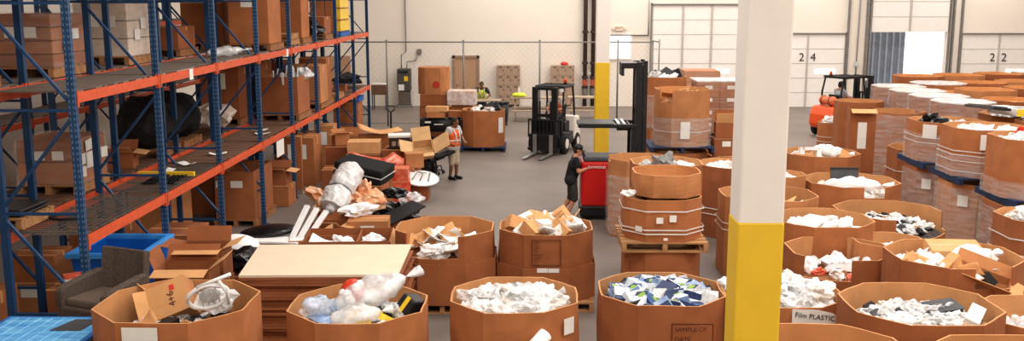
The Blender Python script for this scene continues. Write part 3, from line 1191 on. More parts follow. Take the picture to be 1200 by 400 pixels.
gaylord('S', 1046, 1188, 297, 'large brown bulk carton of white foam and torn cartons, its front cut down', 'big carton of foam and torn cartons', z=1.5, m=CARD[1], straps=(0.5,),
        cuts=((0, 0.44, 1.0, 0.27), (1, 0.0, 0.2, 0.27)), fill=(0.26, 0.17, MB_['card'], [FS(18, 0.3), BK(4, 0.2), CB(2, 0.3), CS(3, 0.4), RL(7, 0.3), CR(14, 0.28), SH(5, 0.36)], 15, 0.1, 50),
        pal='wooden pallet under the big carton of foam')
gaylord('Z', 1002, 1082, 281, 'brown bulk carton with a dark grey cushion in the gap between two bins', 'gap carton with the grey cushion', z=1.2, m=CARD[2],
        fill=(0.25, 0.08, MB_['white'], [('pillow', DGREY, 'grey_cushion', 'dark grey cushion', 'cushion', 0.5, 1), CR(5, 0.3)], 16))
# third row and behind
gaylord('V', 911, 1018, 255, 'brown bulk carton of long white plastic pieces beside the near column', 'carton of long white pieces', z=1.35, m=CARD[0],
        fill=(0.24, 0.14, MB_['mixed'], [FS(8, 0.5), RL(4, 0.5), SH(4, 0.45), ('pillow', BPACK, 'blue_bag', 'blue tinted plastic bag', 'plastic bag', 0.3, 2)], 17))
gaylord('U', 983, 1099, 246, 'brown bulk carton of white and black small parts, front cut low', 'carton of white and black parts', z=1.2, m=CARD[0], cuts=((0, 0.30, 1.0, 0.34), (1, 0, 1.0, 0.34), (2, 0, 0.3, 0.3)),
        fill=(0.3, 0.14, MB_['dark'], [CR(18, 0.2), PL(14, 0.2), BK(20, 0.14), SP(8), FS(12, 0.22), CF(8, 0.2)], 18))
gaylord('W', 945, 1048, 211, 'brown bulk carton with a long white bag and a dark grey panel', 'carton with the dark grey panel', z=1.4, m=CARD[0],
        cuts=((0, 0.5, 1.0, 0.2),), fill=(0.3, 0.12, MB_['white'], [CR(5, 0.4), PL(3, 0.3), FS(2, 0.3)], 19))
gaylord('N2', 846, 953, 226, 'strapped brown bulk carton half hidden behind the near column, scrap at its right', 'strapped carton behind the column', z=1.45, m=CARD[2], straps=(0.85, 0.97),
        fill=(0.3, 0.1, MB_['card'], [CR(6, 0.3), CS(3, 0.5), BK(3, 0.2)], 20))
gaylord('b', 866, 942, 203, 'small brown bulk carton of white foam pieces just right of the white column', 'small carton of foam by the column', z=1.55, dr=0.78, m=CARD[2],
        fill=(0.2, 0.14, MB_['white'], [FS(7, 0.34), CR(5, 0.34)], 21))
gaylord('a', 921, 1003, 178, 'brown bulk carton with a white frame piece, before the orange forklift', 'carton with the white frame piece', z=1.4, m=CARD[0],
        fill=(0.22, 0.1, MB_['card'], [CR(3, 0.4), CB(3, 0.36), PL(3, 0.3)], 22))
gaylord('N1', 822, 906, 191, 'dark sided bulk carton left of the near column with white scrap on top', 'dark carton left of the column', z=1.5, m=CARD[3], straps=(0.5, 0.62),
        fill=(0.18, 0.12, MB_['white'], [CR(8, 0.34), SH(3, 0.4)], 23))
gaylord('sm', 960, 987, 143, 'small strapped bulk carton of white scrap by the orange forklift wheel', 'small carton by the forklift wheel', z=1.05, m=CARD[0], straps=(0.45, 0.6),
        fill=(0.1, 0.16, MB_['white'], [CR(5, 0.4)], 25))
gaylord('k1', 981, 1032, 118, 'tall plain bulk carton before the mast of the orange forklift', 'tall carton before the forklift mast', z=1.9, m=CARD[1], fill=(0.5, 0.0, MB_['card'], [], 26))
gaylord('k3', 1022, 1081, 130, 'tall round looking bulk carton with a pale rim and stretch wrap', 'tall wrapped carton with a pale rim', z=1.9, m=CARD[0], wrap=(0.1, 1.85), fill=(0.4, 0.0, MB_['card'], [], 27))

# narrow tall carton with a folded flap
carton((8.25, 24.35, 0), (0.62, 0.5, 2.2), 'narrow tall carton with one flap folded over, between two tall bulk cartons', 'open', R(-8), CARD[1], True, flaps=(110, None, None, None))

# stacked bulk cartons along the right side: lower ones, blue pallets, upper ones
def at_row(key, x, y, W, z0, z1, label, ref, **k):
    """a bulk carton set down in a straight row"""
    m = k.pop('m', None) or rnd.choice(CARD)
    D = W * 0.98
    c = W * 0.25
    t = thing('gaylord_carton', label, 'bulk carton', (x, y, z0), k.get('rz', 0), 'octagonal bulk cartons')
    h = z1 - z0
    wall_part(oct_wall(W, D, c, h, int(x * 31 + y * 17 + z0 * 7), k.get('cuts', ())), m, t)
    MB().prism(octo(W - 0.04, D - 0.04, c), 0, 0.025).build('carton_floor', m, t)
    for zs in k.get('straps', ()):
        oct_ring(W, D, c, zs, zs + 0.018, 0.036, 0.004).build('strap', RIBBON, t, label='white plastic strap')
    if k.get('wrap'):
        oct_ring(W, D, c, k['wrap'][0], k['wrap'][1], 0.045, 0.002).build('stretch_wrap', CLEAR, t, label='clear stretch wrap')
    for side, tt, zz, sw, sh in k.get('stickers', ()):
        P = octo(W, D, c, 0.06)
        a, b = Vector(P[side]), Vector(P[(side + 1) % 8])
        q = a + (b - a) * tt
        s = MB().box((0, 0, 0), (sw, 0.004, sh)).build('label_sheet', PAPER, t, label='white paper label')
        s.location = (q.x, q.y, zz)
        s.rotation_euler = (0, 0, math.atan2((b - a).y, (b - a).x))
    if k.get('cover'):
        cm = MB()
        cm.prism(octo(W, D, c, 0.03), h, h + 0.03)
        cm.build('top_cover', k['cover'], t)
    if k.get('inner'):
        MB().prism(octo(W - 0.05, D - 0.05, c), 0.03, h - 0.12).build('packed_filling', k['inner'], t)
    BIN[key] = dict(p=Vector((x, y, z1)), W=W, D=D, c=c, z=z1, zb=z0, rz=k.get('rz', 0), ref=ref, t=t)
    if k.get('fill'):
        fill_bin(key, *k['fill'])
    return BIN[key]


RXC = 9.1
for key, y, w, zt, lab, ref, fl_, st, stk, m, wr in (
        ('U1', 21.35, 1.46, 2.28, 'upper stacked bulk carton topped by a black bag, farthest on the blue pallets', 'stacked carton with the black bag',
         (0.16, 0.1, MB_['white'], [CR(12, 0.24), ('crumple', BAGBLK, 'black_bag', 'black crumpled bag', 'bag', 0.55, 1)], 31), (0.4, 0.52), ((7, 0.5, 0.66, 0.3, 0.3),), CARD[0], (0, 0.6)),
        ('U2', 19.55, 1.46, 2.38, 'strapped upper bulk carton with a white paper label, middle of the blue pallet stacks', 'middle stacked carton with the label',
         (0.14, 0.1, MB_['white'], [CR(8, 0.26), SH(3, 0.34)], 32), (0.1, 0.3, 0.42, 0.5), ((0, 0.1, 0.72, 0.22, 0.3),), CARD[0], (0, 0.45)),
        ('U3', 17.4, 1.56, 2.47, 'plain upper bulk carton with red and white scrap on top, nearest stack', 'nearest stacked carton with red scrap',
         (0.1, 0.12, MB_['white'], [CR(12, 0.24), PL(8, 0.22), ('crumple', PINK, 'red_cloth', 'red crumpled cloth', 'cloth', 0.36, 4)], 33), (), (), CARD[0], (0, 0.3))):
    lw = at_row(key + 'l', RXC, y, w * 0.98, 0.0, 1.28, {'U1': 'lower bulk carton under the stack with the black bag', 'U2': 'lower bulk carton under the middle strapped stack', 'U3': 'lower bulk carton under the stack with red scrap'}[key],
                'lower carton', straps=(), wrap=(0.0, 1.2), m=CARD[1] if key != 'U2' else CARD[2], stickers=((7, 0.5, 0.95, 0.2, 0.22),), inner=CARDL)
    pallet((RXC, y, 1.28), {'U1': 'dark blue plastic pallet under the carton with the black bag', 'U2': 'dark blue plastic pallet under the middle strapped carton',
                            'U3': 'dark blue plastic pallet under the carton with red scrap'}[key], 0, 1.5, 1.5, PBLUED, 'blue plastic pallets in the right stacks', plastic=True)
    at_row(key, RXC, y, w, 1.43, zt, lab, ref, fill=fl_, straps=st, stickers=stk, m=m, wrap=wr, cuts=((0, 0.45, 0.95, 0.22),) if key == 'U2' else ())
at_row('L0', 9.3, 23.0, 1.45, 0, 1.42, 'low bulk carton with a curved white strap, behind the blue pallet stacks', 'low carton', straps=(0.9,), m=CARD[1], fill=(0.3, 0.0, MB_['card'], [], 34))
at_row('Yb', 8.2, 15.25, 1.4, 0, 1.5, 'strapped bulk carton with white scrap at the right photo edge, second row', 'strapped carton at the right edge', straps=(0.55, 0.95, 1.2), m=CARD[1],
       fill=(0.08, 0.12, MB_['white'], [CR(8, 0.3), FS(2, 0.3)], 35))
# second line of stacks behind
for i, (y, zt, lab, ref) in enumerate(((21.8, 2.35, 'upper bulk carton carrying the long black panel, second line of stacks', 'carton under the black panel'),
                                       (20.1, 2.4, 'upper bulk carton with white and black scrap, second line at the right edge', 'second line carton at the right edge'),
                                       (18.4, 2.4, 'upper bulk carton hidden behind the carton of red scrap', 'hidden second line carton'))):
    at_row('V%dl' % i, 10.86, y, 1.45, 0, 1.28, 'lower bulk carton in the second line, ' + ('far', 'middle', 'near')[i] + ' one under a dark pallet', 'x', inner=CARDL)
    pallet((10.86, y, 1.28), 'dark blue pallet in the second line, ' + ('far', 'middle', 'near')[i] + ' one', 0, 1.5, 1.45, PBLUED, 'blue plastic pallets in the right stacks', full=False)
    at_row('V%d' % i, 10.86, y, 1.48, 1.43, zt, lab, ref, m=CARD[0], fill=(0.1, 0.12, MB_['mixed'], [CR(10, 0.22), PL(6, 0.22), BK(6, 0.2)], 36 + i))

# shrink wrapped rows reaching back to the docks
n = 0
ROWW = ['first', 'second', 'third', 'fourth', 'fifth', 'sixth', 'seventh']
for i in range(4):
    y = 25.4 + i * 1.5
    at_row('r%d' % i, 11.2, y, 1.36, 0, 2.25, 'white topped shrink wrapped bulk carton, %s from the front of its row' % ROWW[i], 'x', m=CARD[1], wrap=(0.0, 2.26), cover=MILKY, inner=FOAM,
           straps=(0.7, 1.5))
for r_, (x, nm) in enumerate(((12.75, 'second'), (14.3, 'third'), (15.85, 'fourth'), (17.4, 'fifth'))):
    for i in range(6):
        y = 24.3 + i * 1.62 + r_ * 0.5
        cov = (i + r_) % 4 == 0
        at_row('s%d_%d' % (r_, i), x, y, 1.45, 0, 2.15 + 0.12 * ((i * 7 + r_ * 3) % 3), 'brown bulk carton, %s from the front in the %s row before the docks' % (ROWW[i], nm), 'x',
               m=CARD[(i + r_) % 4], wrap=(0.0, 2.1) if cov else None, cover=MILKY if cov else None, inner=CARDL)
# black board and the long box with a yellow end
A_, B_ = Vector((10.02, 22.2, 2.62)), Vector((9.82, 20.4, 2.50))
pn = thing('black_board', 'long black board lying across the far stacked cartons', 'board', (A_ + B_) / 2, 0, rot=(R(-4), R(5), math.atan2(-(A_ - B_).x, (A_ - B_).y)))
MB().box((0, 0, 0), (0.36, 1.8, 0.06)).build('board_body', BLACK, pn, bevel=0.01)
MB().box((0, 0, 0.04), (0.26, 1.65, 0.02)).build('board_face', DGREY, pn)
yb_ = thing('long_carton', 'long white carton with a yellow end beside the black board', 'box', (10.3, 21.0, 2.52), 0, rot=(R(-2), 0, R(6)))
MB().box((0, 0, 0), (0.42, 1.1, 0.16)).build('carton_body', PAPER, yb_, bevel=0.008)
MB().box((0, -0.552, 0), (0.41, 0.01, 0.15)).build('printed_end', YPACK, yb_)
MB().box((0, -0.3, 0.081), (0.2, 0.3, 0.006)).build('dark_print', DGREY, yb_)

# ------------------------------------------------------------------ special pieces standing in the front bins
# tilted carton reading 4+6
v46 = Vector((0.88, 0.15, 0.35)).normalized()
u46 = Vector((0.5, -0.5, -0.7))
u46 = (u46 - v46 * u46.dot(v46)).normalized()
n46 = u46.cross(v46)
f46 = G(197, 350, 1.4)
l46 = f46 - n46 * 0.16 + v46 * 0.24
c46 = carton(l46, (0.43, 0.32, 0.48), 'tilted tan carton marked 4+6 leaning in the front left bulk carton', 'open', 0, CARD[2],
             rot=Matrix((-u46, -n46, -v46)).transposed().to_euler(), flaps=(28, 60, 75, 70))
MB().b(-0.218, 0.218, -0.164, -0.16, 0.42, 0.48).build('tape', TAPE, c46)
MB().b(-0.212, 0.212, -0.1625, -0.1605, 0.0, 0.42).build('printed_face', mat('card_tan', (204, 150, 98), 0.85, var=0.05), c46)
MB().b(0.08, 0.15, -0.165, -0.1625, 0.14, 0.2).build('red_mark', PINK, c46)
MB().b(-0.06, 0.02, -0.165, -0.1625, 0.3, 0.38).build('tape_patch', TAPE, c46)
lettering('4+6', 0.12, INKR, c46, (-0.02, -0.166, 0.2), (R(90), 0, 0))
# white tubular frame in a clear bag, next to the tilted carton
wf_ = thing('tubular_seat', 'white tubular seat frame in clear plastic at the back of the front left carton', 'frame', G(244, 348, 1.55), 0, rot=(R(20), R(-12), R(15)))
loop = [(0.24 * math.cos(a) * (1.15 if abs(math.cos(a)) > 0.7 else 1), 0.0, 0.19 * math.sin(a)) for a in [i * math.pi / 10 for i in range(20)]]
m = MB().tube(loop, 0.034, 8, True)
m.build('outer_loop', WHITE, wf_, True)
MB().tube([(0.2, 0, 0.22), (0.26, -0.02, 0.0), (0.22, 0, -0.28)], 0.026, 8).build('side_tube', WHITE, wf_, True)
MB().tube([(-0.1, 0, 0.2), (0.38, 0.02, 0.26)], 0.026, 8).build('top_tube', WHITE, wf_, True)
wf_.scale = (0.82, 0.82, 0.82)
for i in range(4):
    MB().tube([(-0.1 + i * 0.075, 0, 0.13), (-0.1 + i * 0.075, 0.0, -0.14)], 0.011, 6).build('slat', GREYW, wf_, True)
MB().ell((0.02, 0.05, -0.02), (0.15, 0.06, 0.12), n=20, m=12).build('round_disc', GREYW, wf_, True)
scrap('crumple', MILKY, 2, 'clear_bag', 'clear plastic bag around the white seat frame', 'plastic bag', G(247, 352, 1.5) + Vector((0, 0.2, -0.05)), (0.3, 0, 0.5), 0.42)
scrap('crumple', WHITE, 3, 'torn_plastic', 'torn white plastic poking through the front of the front left carton', 'plastic', (-3.62, 10.42, 1.12), (0.2, 0.6, 0.5), 0.19)
# toys and big bag in B
bp = BIN['B']['p']
scrap('bag', MILKY, 1, 'clear_bag', 'big white translucent bag lying on the bagged toys', 'plastic bag', (bp.x + 0.22, bp.y + 0.2, 1.42), (0.15, -0.3, 0.45), (0.95, 0.95, 0.75))
scrap('bag', MILKY, 2, 'clear_bag', 'smaller translucent bag at the front of the bagged toys', 'plastic bag', (bp.x + 0.1, bp.y - 0.35, 1.27), (0.1, -0.1, 0.3), 0.6)
scrap('bag', BLUEFILM, 3, 'blue_bag', 'bluish clear bag at the left of the bagged toys', 'plastic bag', (bp.x - 0.42, bp.y + 0.0, 1.25), (0.2, 0.3, 1.1), 0.6)
t = thing('toy_ball', 'red toy ball with white spots among the bagged toys', 'toy', (bp.x - 0.12, bp.y + 0.28, 1.36))
MB().ell((0, 0, 0), 0.15, n=20, m=14).build('ball', mat('toy_red', (206, 58, 32), 0.4), t, True)
for a in ((0.06, -0.12, 0.08), (-0.1, -0.1, 0.0), (0.1, -0.05, 0.1)):
    MB().ell(a, 0.055, n=12, m=8).build('white_spot', WHITE, t, True)
for i, (dx, dy, dz) in enumerate(((-0.15, 0.08, 0.1), (-0.1, -0.02, 0.06))):
    o = MB().ell((0, 0, 0), 0.065, n=14, m=10).build('white_ball', WHITE, None, True)
    o.location = (bp.x + dx, bp.y + dy, 1.27 + dz)
    tag(o, 'small white ball %s the red spotted toy ball' % ('just below', 'farther in front of')[i], 'toy')
t = thing('black_case', 'black case with a yellow stripe at the right of the bagged toys', 'case', (bp.x + 0.56, bp.y + 0.05, 1.18), 0, rot=(R(-20), R(30), R(-30)))
MB().box((0, 0, 0.1), (0.2, 0.34, 0.22)).build('case_body', BLACK, t, bevel=0.03)
MB().box((0.0, -0.175, 0.1), (0.05, 0.01, 0.22)).build('stripe', YPACK, t)
# white tube through the front of C
tb = thing('white_tube', 'white foam tube poking out through the front of the centre bulk carton', 'tube', (-0.02, 10.86, 0.8), 0)
tm = MB().cyl((-0.27, -0.34, -0.2), (0.2, 0.1, 0.2), 0.085, 0.085, 14)
tm.build('tube_wall', FOAM, tb, True)
# black tray in F, and a white box
fp, fz = BIN['F']['p'], BIN['F']['z']
t = thing('black_tray', 'black plastic tray box lying on the clear bags', 'tray', (fp.x + 0.36, fp.y + 0.22, fz - 0.22), 0, rot=(R(8), R(-6), R(8)))
carton_mesh('open', 0.36, 0.26, 0.12).build('tray_body', BLACK, t)
MB().b(-0.19, 0.19, -0.14, 0.14, 0.12, 0.132).build('tray_lid', DGREY, t)
t = thing('white_carton', 'white flat carton at the right of the carton with the black tray', 'box', (fp.x + 0.56, fp.y - 0.1, fz - 0.18), 0, rot=(R(15), R(20), R(-30)))
MB().box((0, 0, 0), (0.16, 0.36, 0.24)).build('carton_body', PAPER, t, bevel=0.008)
# handwritten sheet on E
e = BIN['E']
es = thing('paper_sign', 'white sheet with handwriting on the front of the carton behind the column', 'sign', (e['p'].x + 0.24, e['p'].y - e['D'] / 2 - 0.06, 1.13))
MB().prism([(-0.28, -0.3), (0.26, -0.3), (0.3, 0.02), (0.2, 0.1), (0.02, 0.14), (-0.28, 0.15)], 0, 0.004, Matrix.Rotation(R(90), 4, 'X')).build('sheet', PAPER, es)
lettering('Film PLASTIC', 0.085, INK, es, (-0.01, -0.007, 0.055), (R(90), R(6), 0))
lettering('LOT 17', 0.11, INK, es, (-0.06, -0.007, -0.1), (R(90), 0, 0))
for dz in (-0.13, -0.08):
    MB().box((0.2, -0.006, dz), (0.02, 0.003, 0.02)).build('ink_dot', INK, es)
# panel and bag in W; frame piece in a
wp = BIN['W']
t = thing('grey_board', 'dark grey panel standing at the back of the carton with the white bag', 'panel', (wp['p'].x - 0.02, wp['p'].y + 0.25, wp['z'] - 0.2), 0, rot=(R(-14), 0, 0))
MB().box((0, 0, 0.15), (0.56, 0.03, 0.5)).build('panel_face', DGREY, t, bevel=0.006)
MB().box((0, -0.02, 0.38), (0.56, 0.02, 0.03)).build('panel_rim', BLACK, t)
scrap('bag', WHITE, 2, 'long_bag', 'long white plastic bag lying along the carton with the grey panel', 'plastic bag', (wp['p'].x + 0.15, wp['p'].y - 0.1, wp['z'] - 0.08), (0, -0.05, -0.35), (1.05, 0.9, 0.8))
ap = BIN['a']
t = thing('foam_surround', 'white square frame piece in the carton before the orange forklift', 'frame', (ap['p'].x - 0.33, ap['p'].y - 0.3, ap['z'] - 0.12), 0, rot=(R(-8), 0, R(8)))
MB().b(-0.2, 0.2, -0.06, 0.06, 0.2, 0.27).build('top_rail', FOAM, t)
for s in (-1, 1):
    MB().b(s * 0.2 - 0.05, s * 0.2 + 0.05, -0.06, 0.06, -0.12, 0.27).build('side_rail', FOAM, t)
scrap('bag', WHITE, 4, 'long_bag', 'long white bag at the right of the carton before the forklift', 'plastic bag', (ap['p'].x + 0.25, ap['p'].y - 0.15, ap['z'] + 0.02), (0, 0.1, -0.3), 0.75)
sp, sz_ = BIN['S']['p'], BIN['S']['z']
o = carton((sp.x + 0.18, sp.y + 0.42, sz_ - 0.18), (0.7, 0.4, 0.2), 'long tan carton along the back of the big carton of foam', 'closed', R(-4), CARDL, rot=(R(12), 0, R(-4)))
carton((sp.x + 0.1, sp.y - 0.5, sz_ - 0.34), (0.72, 0.36, 0.22), 'torn open tan carton in the cut front of the big carton of foam', 'open', 0, CARD[2], rot=(R(22), R(18), R(-22)), flaps=(40, 100, 60, None))
scrap('bag', FOAM, 1, 'foam_bag', 'big white foam bag in the middle of the big carton of foam', 'plastic bag', (sp.x + 0.3, sp.y - 0.02, sz_ - 0.02), (0, 0, 0.4), 0.7)
# ------------------------------------------------------------------ flat cardboard stack before the racks
pallet((-3.0, 13.65, 0), 'wooden pallet under the tall stack of flat cardboard', 0, 2.3, 1.7)
NS = 26
for i in range(NS):
    hh = 0.0385
    top = i == NS - 1
    sx, sy = 2.36 + rnd.uniform(-0.06, 0.02), 1.72 + rnd.uniform(-0.05, 0.02)
    m = CREAM if top else rnd.choice([CARD[3], CARD[1], mat('card_edge', (128, 66, 34), 0.9, var=0.2, scale=10)])
    o = link('cardboard_sheet', cached(('cardboard_sheet', i), lambda: MB().prism([(-sx / 2 + 0.15, -sy / 2), (sx / 2, -sy / 2 + 0.02), (sx / 2 + 0.03, sy / 2), (-sx / 2 + 0.02, sy / 2)], 0, hh * 0.86), m))
    o.location = (-3.0 + rnd.uniform(-0.03, 0.03), 13.7 + rnd.uniform(-0.03, 0.03), 0.15 + i * hh)
    o.rotation_euler = (0, 0, R(1.2 + rnd.uniform(-1, 1)))
    tag(o, 'cream flat cardboard sheet on top of the tall flat cardboard stack' if top else 'flat brown cardboard sheet stacked beneath the cream top sheet', 'cardboard',
        None if top else 'flat cartons in the tall cardboard stack')

# ------------------------------------------------------------------ left foreground
carton((-5.67, 10.34, 0), (1.25, 1.55, 1.05), 'big closed brown carton under the blue patterned board at bottom left', 'closed', 0, CARD[3])
bt = thing('blue_board', 'blue patterned tabletop board at the bottom left photo corner', 'board', (-5.67, 10.36, 1.05))
MB().b(-0.66, 0.66, -0.82, 0.84, 0, 0.05).build('board_slab', mat('blue_edge', (40, 104, 176), 0.4), bt, bevel=0.01)
MB().b(-0.6, 0.6, -0.78, 0.78, 0.05, 0.054).build('printed_sheet', BLUETOP, bt)
MB().prism([(0.1, 0.3), (0.46, 0.3), (0.52, 0.7), (0.22, 0.7)], 0.054, 0.062).build('grey_patch', DGREY, bt, label='dark grey patch')
g = MB()
for i in range(9):
    g.tube([(-0.58 + i * 0.14, -0.76, 0.0545), (-0.5 + i * 0.14, 0.76, 0.0545)], 0.003, 4)
for i in range(7):
    g.tube([(-0.58, -0.7 + i * 0.22, 0.0545), (0.58, -0.62 + i * 0.22, 0.0545)], 0.003, 4)
g.build('line_pattern', mat('pale_blue', (150, 208, 240), 0.5), bt)
o = MB().box((0, 0, 0.08), (0.36, 1.2, 0.16)).build('yellow_crate', YELLOW, None, bevel=0.01)
o.location = (-6.56, 10.6, 0.86)
tag(o, 'yellow crate edge at the left of the blue patterned board', 'crate')
for i in range(1):
    carton((-6.58, 10.6, 0), (0.5, 1.3, 0.85), 'closed brown carton under the yellow crate at bottom left', 'closed', 0, CARD[3])

# wicker armchair on a stack of pallets
cx, cy = -5.42, 11.8
for i in range(5):
    pallet((cx, cy, i * 0.15), 'wooden pallet in the stack under the wicker armchair', R(-12), 0.95, 0.86, WOODD, 'pallets stacked under the wicker armchair', full=False)
ch = thing('wicker_armchair', 'dark brown wicker armchair standing behind the blue board', 'armchair', (cx, cy, 0.75), R(-22))
MB().box((0, 0.0, 0.2), (0.8, 0.74, 0.3)).build('seat_base', WICKER, ch, bevel=0.03)
MB().box((0, -0.04, 0.4), (0.58, 0.6, 0.11)).build('seat_cushion', CUSH, ch, bevel=0.035)
bk = MB()
bk.prism([(-0.36, 0.0), (-0.38, 0.1), (0.38, 0.1), (0.36, 0.0), (0.2, 0.05), (-0.2, 0.05)], 0, 0.66)
b_ = bk.build('backrest', WICKER, ch, bevel=0.02)
b_.location = (0, 0.26, 0.3)
b_.rotation_euler = (R(-8), 0, 0)
for s in (-1, 1):
    a = MB()
    prof = [(-0.38, 0.05), (-0.38, 0.55), (-0.3, 0.6), (0.3, 0.68), (0.36, 0.62), (0.36, 0.05)]
    a.prism(prof, -0.06, 0.06, Matrix.Translation((s * 0.37, 0, 0)) @ Matrix.Rotation(R(90), 4, 'Z') @ Matrix.Rotation(R(90), 4, 'X'))
    a.build('armrest', WICKER, ch, bevel=0.025)
    for t in (-1, 1):
        MB().cyl((s * 0.34, t * 0.32, 0), (s * 0.34, t * 0.32, 0.08), 0.025).build('leg', BLACK, ch)

# blue tilt bin
bb = thing('blue_bin', 'deep blue plastic bin with a lighter rim tucked between the rack posts', 'bin', (-6.27, 14.36, 0))
m = MB()
P0 = [(-0.42, -0.48), (0.42, -0.48), (0.42, 0.48), (-0.42, 0.48)]
P1 = [(-0.52, -0.6), (0.52, -0.6), (0.52, 0.6), (-0.52, 0.6)]
P2 = [(-0.49, -0.57), (0.49, -0.57), (0.49, 0.57), (-0.49, 0.57)]
P3 = [(-0.4, -0.46), (0.4, -0.46), (0.4, 0.46), (-0.4, 0.46)]
vs = [(*p, 0.12) for p in P0] + [(*p, 1.16) for p in P1] + [(*p, 1.16) for p in P2] + [(*p, 0.16) for p in P3]
fs = [(3, 2, 1, 0)]
for k in range(3):
    for i in range(4):
        j = (i + 1) % 4
        fs.append((4 * k + i, 4 * k + j, 4 * k + 4 + j, 4 * k + 4 + i))
fs.append((12, 13, 14, 15))
m.add(vs, fs)
m.build('bin_body', BINBLUE, bb, bevel=0.02)
rm = MB()
for (x0, x1, y0, y1) in ((-0.58, 0.58, -0.65, -0.56), (-0.58, 0.58, 0.56, 0.65), (-0.58, -0.49, -0.56, 0.56), (0.49, 0.58, -0.56, 0.56)):
    rm.b(x0, x1, y0, y1, 1.12, 1.2)
rm.build('rim', RIMBLUE, bb, bevel=0.012, label='lighter blue rim')
for x in (-0.36, 0.36):
    for y in (-0.4, 0.4):
        MB().cyl((x - 0.03, y, 0.07), (x + 0.03, y, 0.07), 0.07, n=14).build('wheel', RUBBER, bb)
for i in range(3):
    MB().ell((0.5, -0.3 + i * 0.3, 0.85), (0.02, 0.03, 0.05)).build('rivet', RIMBLUE, bb)

# two stacks of cartons between the bin and the flat cardboard
pallet((-5.0, 13.95, 0), 'wooden pallet under the open cartons beside the blue bin', 0, 0.95, 1.3, WOODD)
carton((-4.98, 14.3, 0.15), (0.72, 0.56, 0.54), 'closed carton under the light topped open carton by the blue bin', 'closed', 0, CARD[3])
carton((-4.98, 14.3, 0.70), (0.7, 0.52, 0.5), 'open carton with pale flaps behind another one, right of the blue bin', 'open', R(2), CARD[1], flaps=(95, 70, 30, 80))
carton((-5.0, 13.6, 0.15), (0.76, 0.6, 0.5), 'closed carton under the front open carton by the blue bin', 'closed', 0, CARD[3])
fc = carton((-5.0, 13.6, 0.66), (0.78, 0.56, 0.42), 'open carton with pale flaps nearest the tilted 4+6 carton', 'open', R(3), CARD[1], flaps=(100, 55, 40, 20), sheet=True)

# white and black things on the floor behind the flat cardboard
pallet((-4.75, 17.0, 0), 'wooden pallet under the black bag and white boards behind the flat cardboard', R(6), 1.4, 1.2, full=False)
carton((-4.75, 17.0, 0.15), (1.25, 1.0, 0.42), 'low closed carton under the white boards behind the flat cardboard', 'closed', R(6), CARD[1])
for i, (x, y, z, a, w, d) in enumerate(((-4.7, 17.0, 0.59, 20, 1.0, 0.6), (-4.5, 16.75, 0.64, -12, 0.9, 0.42))):
    o = MB().box((0, 0, 0.02), (w, d, 0.04)).build('white_board', FOAM, None, bevel=0.008)
    o.location = (x, y, z)
    o.rotation_euler = (0, 0, R(a))
    tag(o, ('wide white board lying under the flat black bag', 'narrower white board nearest the flat cardboard stack')[i], 'board')
o = MB().ell((0, 0, 0.08), (0.52, 0.3, 0.1), n=24, m=12).build('black_bag', BAGBLK, None, True)
o.location = (-4.75, 17.1, 0.66)
o.rotation_euler = (R(4), R(-4), R(12))
tag(o, 'flat black padded bag lying on white boards', 'bag')
t = thing('white_basin', 'round white basin turned over beside the shiny black bag', 'basin', (-5.1, 16.45, 0.58), 0, rot=(R(-14), R(8), 0))
MB().lathe([(0.36, 0), (0.38, 0.02), (0.34, 0.1), (0.26, 0.2), (0.12, 0.24), (0.02, 0.25)], 26).build('bowl', FOAM, t, True)
MB().lathe([(0.36, -0.01), (0.41, -0.01), (0.41, 0.02), (0.36, 0.02)], 26, cap=False).build('rim', WHITE, t, True)
scrap('crumple', BAGBLK, 3, 'black_bag', 'shiny black plastic bag below the white basin', 'plastic bag', (-4.75, 15.85, 0.55), (0, 0, 0.4), (0.9, 0.7, 0.6))
carton((-4.8, 15.8, 0), (0.8, 0.7, 0.36), 'low carton under the shiny black plastic bag', 'closed', 0, CARD[3])

# wide divided carton behind the flat cardboard, white tubes leaning beside it
dv = carton((-3.0, 15.55, 0), (1.4, 0.95, 1.06), 'wide open brown carton with dividers just behind the flat cardboard stack', 'open', R(4), CARD[1], flaps=(None, 150, None, None))
MB().b(0.16, 0.18, -0.46, 0.46, 0.1, 1.04).build('divider', CARD[1], dv)
MB().b(-0.69, 0.16, 0.1, 0.12, 0.1, 1.02).build('divider', CARD[1], dv)
MB().b(-0.68, 0.68, -0.46, 0.46, 0.5, 0.72).build('packed_filling', CARDL, dv)
for i, (x, y, s, sh) in enumerate(((-3.3, 15.3, 0.6, 'sheet'), (-3.05, 15.35, 0.45, 'crumple'), (-2.6, 15.4, 0.4, 'crumple'), (-2.62, 15.7, 0.35, 'crumple'))):
    scrap(sh, FOAM if sh == 'sheet' else WHITE, i, 'foam_sheet' if sh == 'sheet' else 'crumpled_bag', 'white crumpled packing in the wide divided carton', 'packing', (x, y, 0.94), (0.3, 0.2, i), s, 'packing in the wide divided carton')
for i in range(3):
    a = G(334 + i * 9, 290, 0.62) + Vector((0, 0.35, 0))
    b = a + Vector((0.16 + 0.04 * i, 0.75, 0.5 - 0.05 * i))
    t = thing('long_tube', 'long white plastic channel leaning left of the bubble wrapped bundle', 'tube', a, group='white channels leaning beside the bundle')
    mm = MB().bar((0, 0, 0), b - a, 0.1, 0.06)
    mm.build('channel', WHITE, t, bevel=0.01)
    MB().bar((b - a) * 0.985, (b - a) * 1.0, 0.105, 0.065).build('end_cap', GREYW, t)
carton((-4.05, 16.9, 0), (0.55, 0.7, 0.7), 'open tan carton holding the leaning white channels', 'open', R(12), CARD[2], flaps=(None, 60, 120, None))

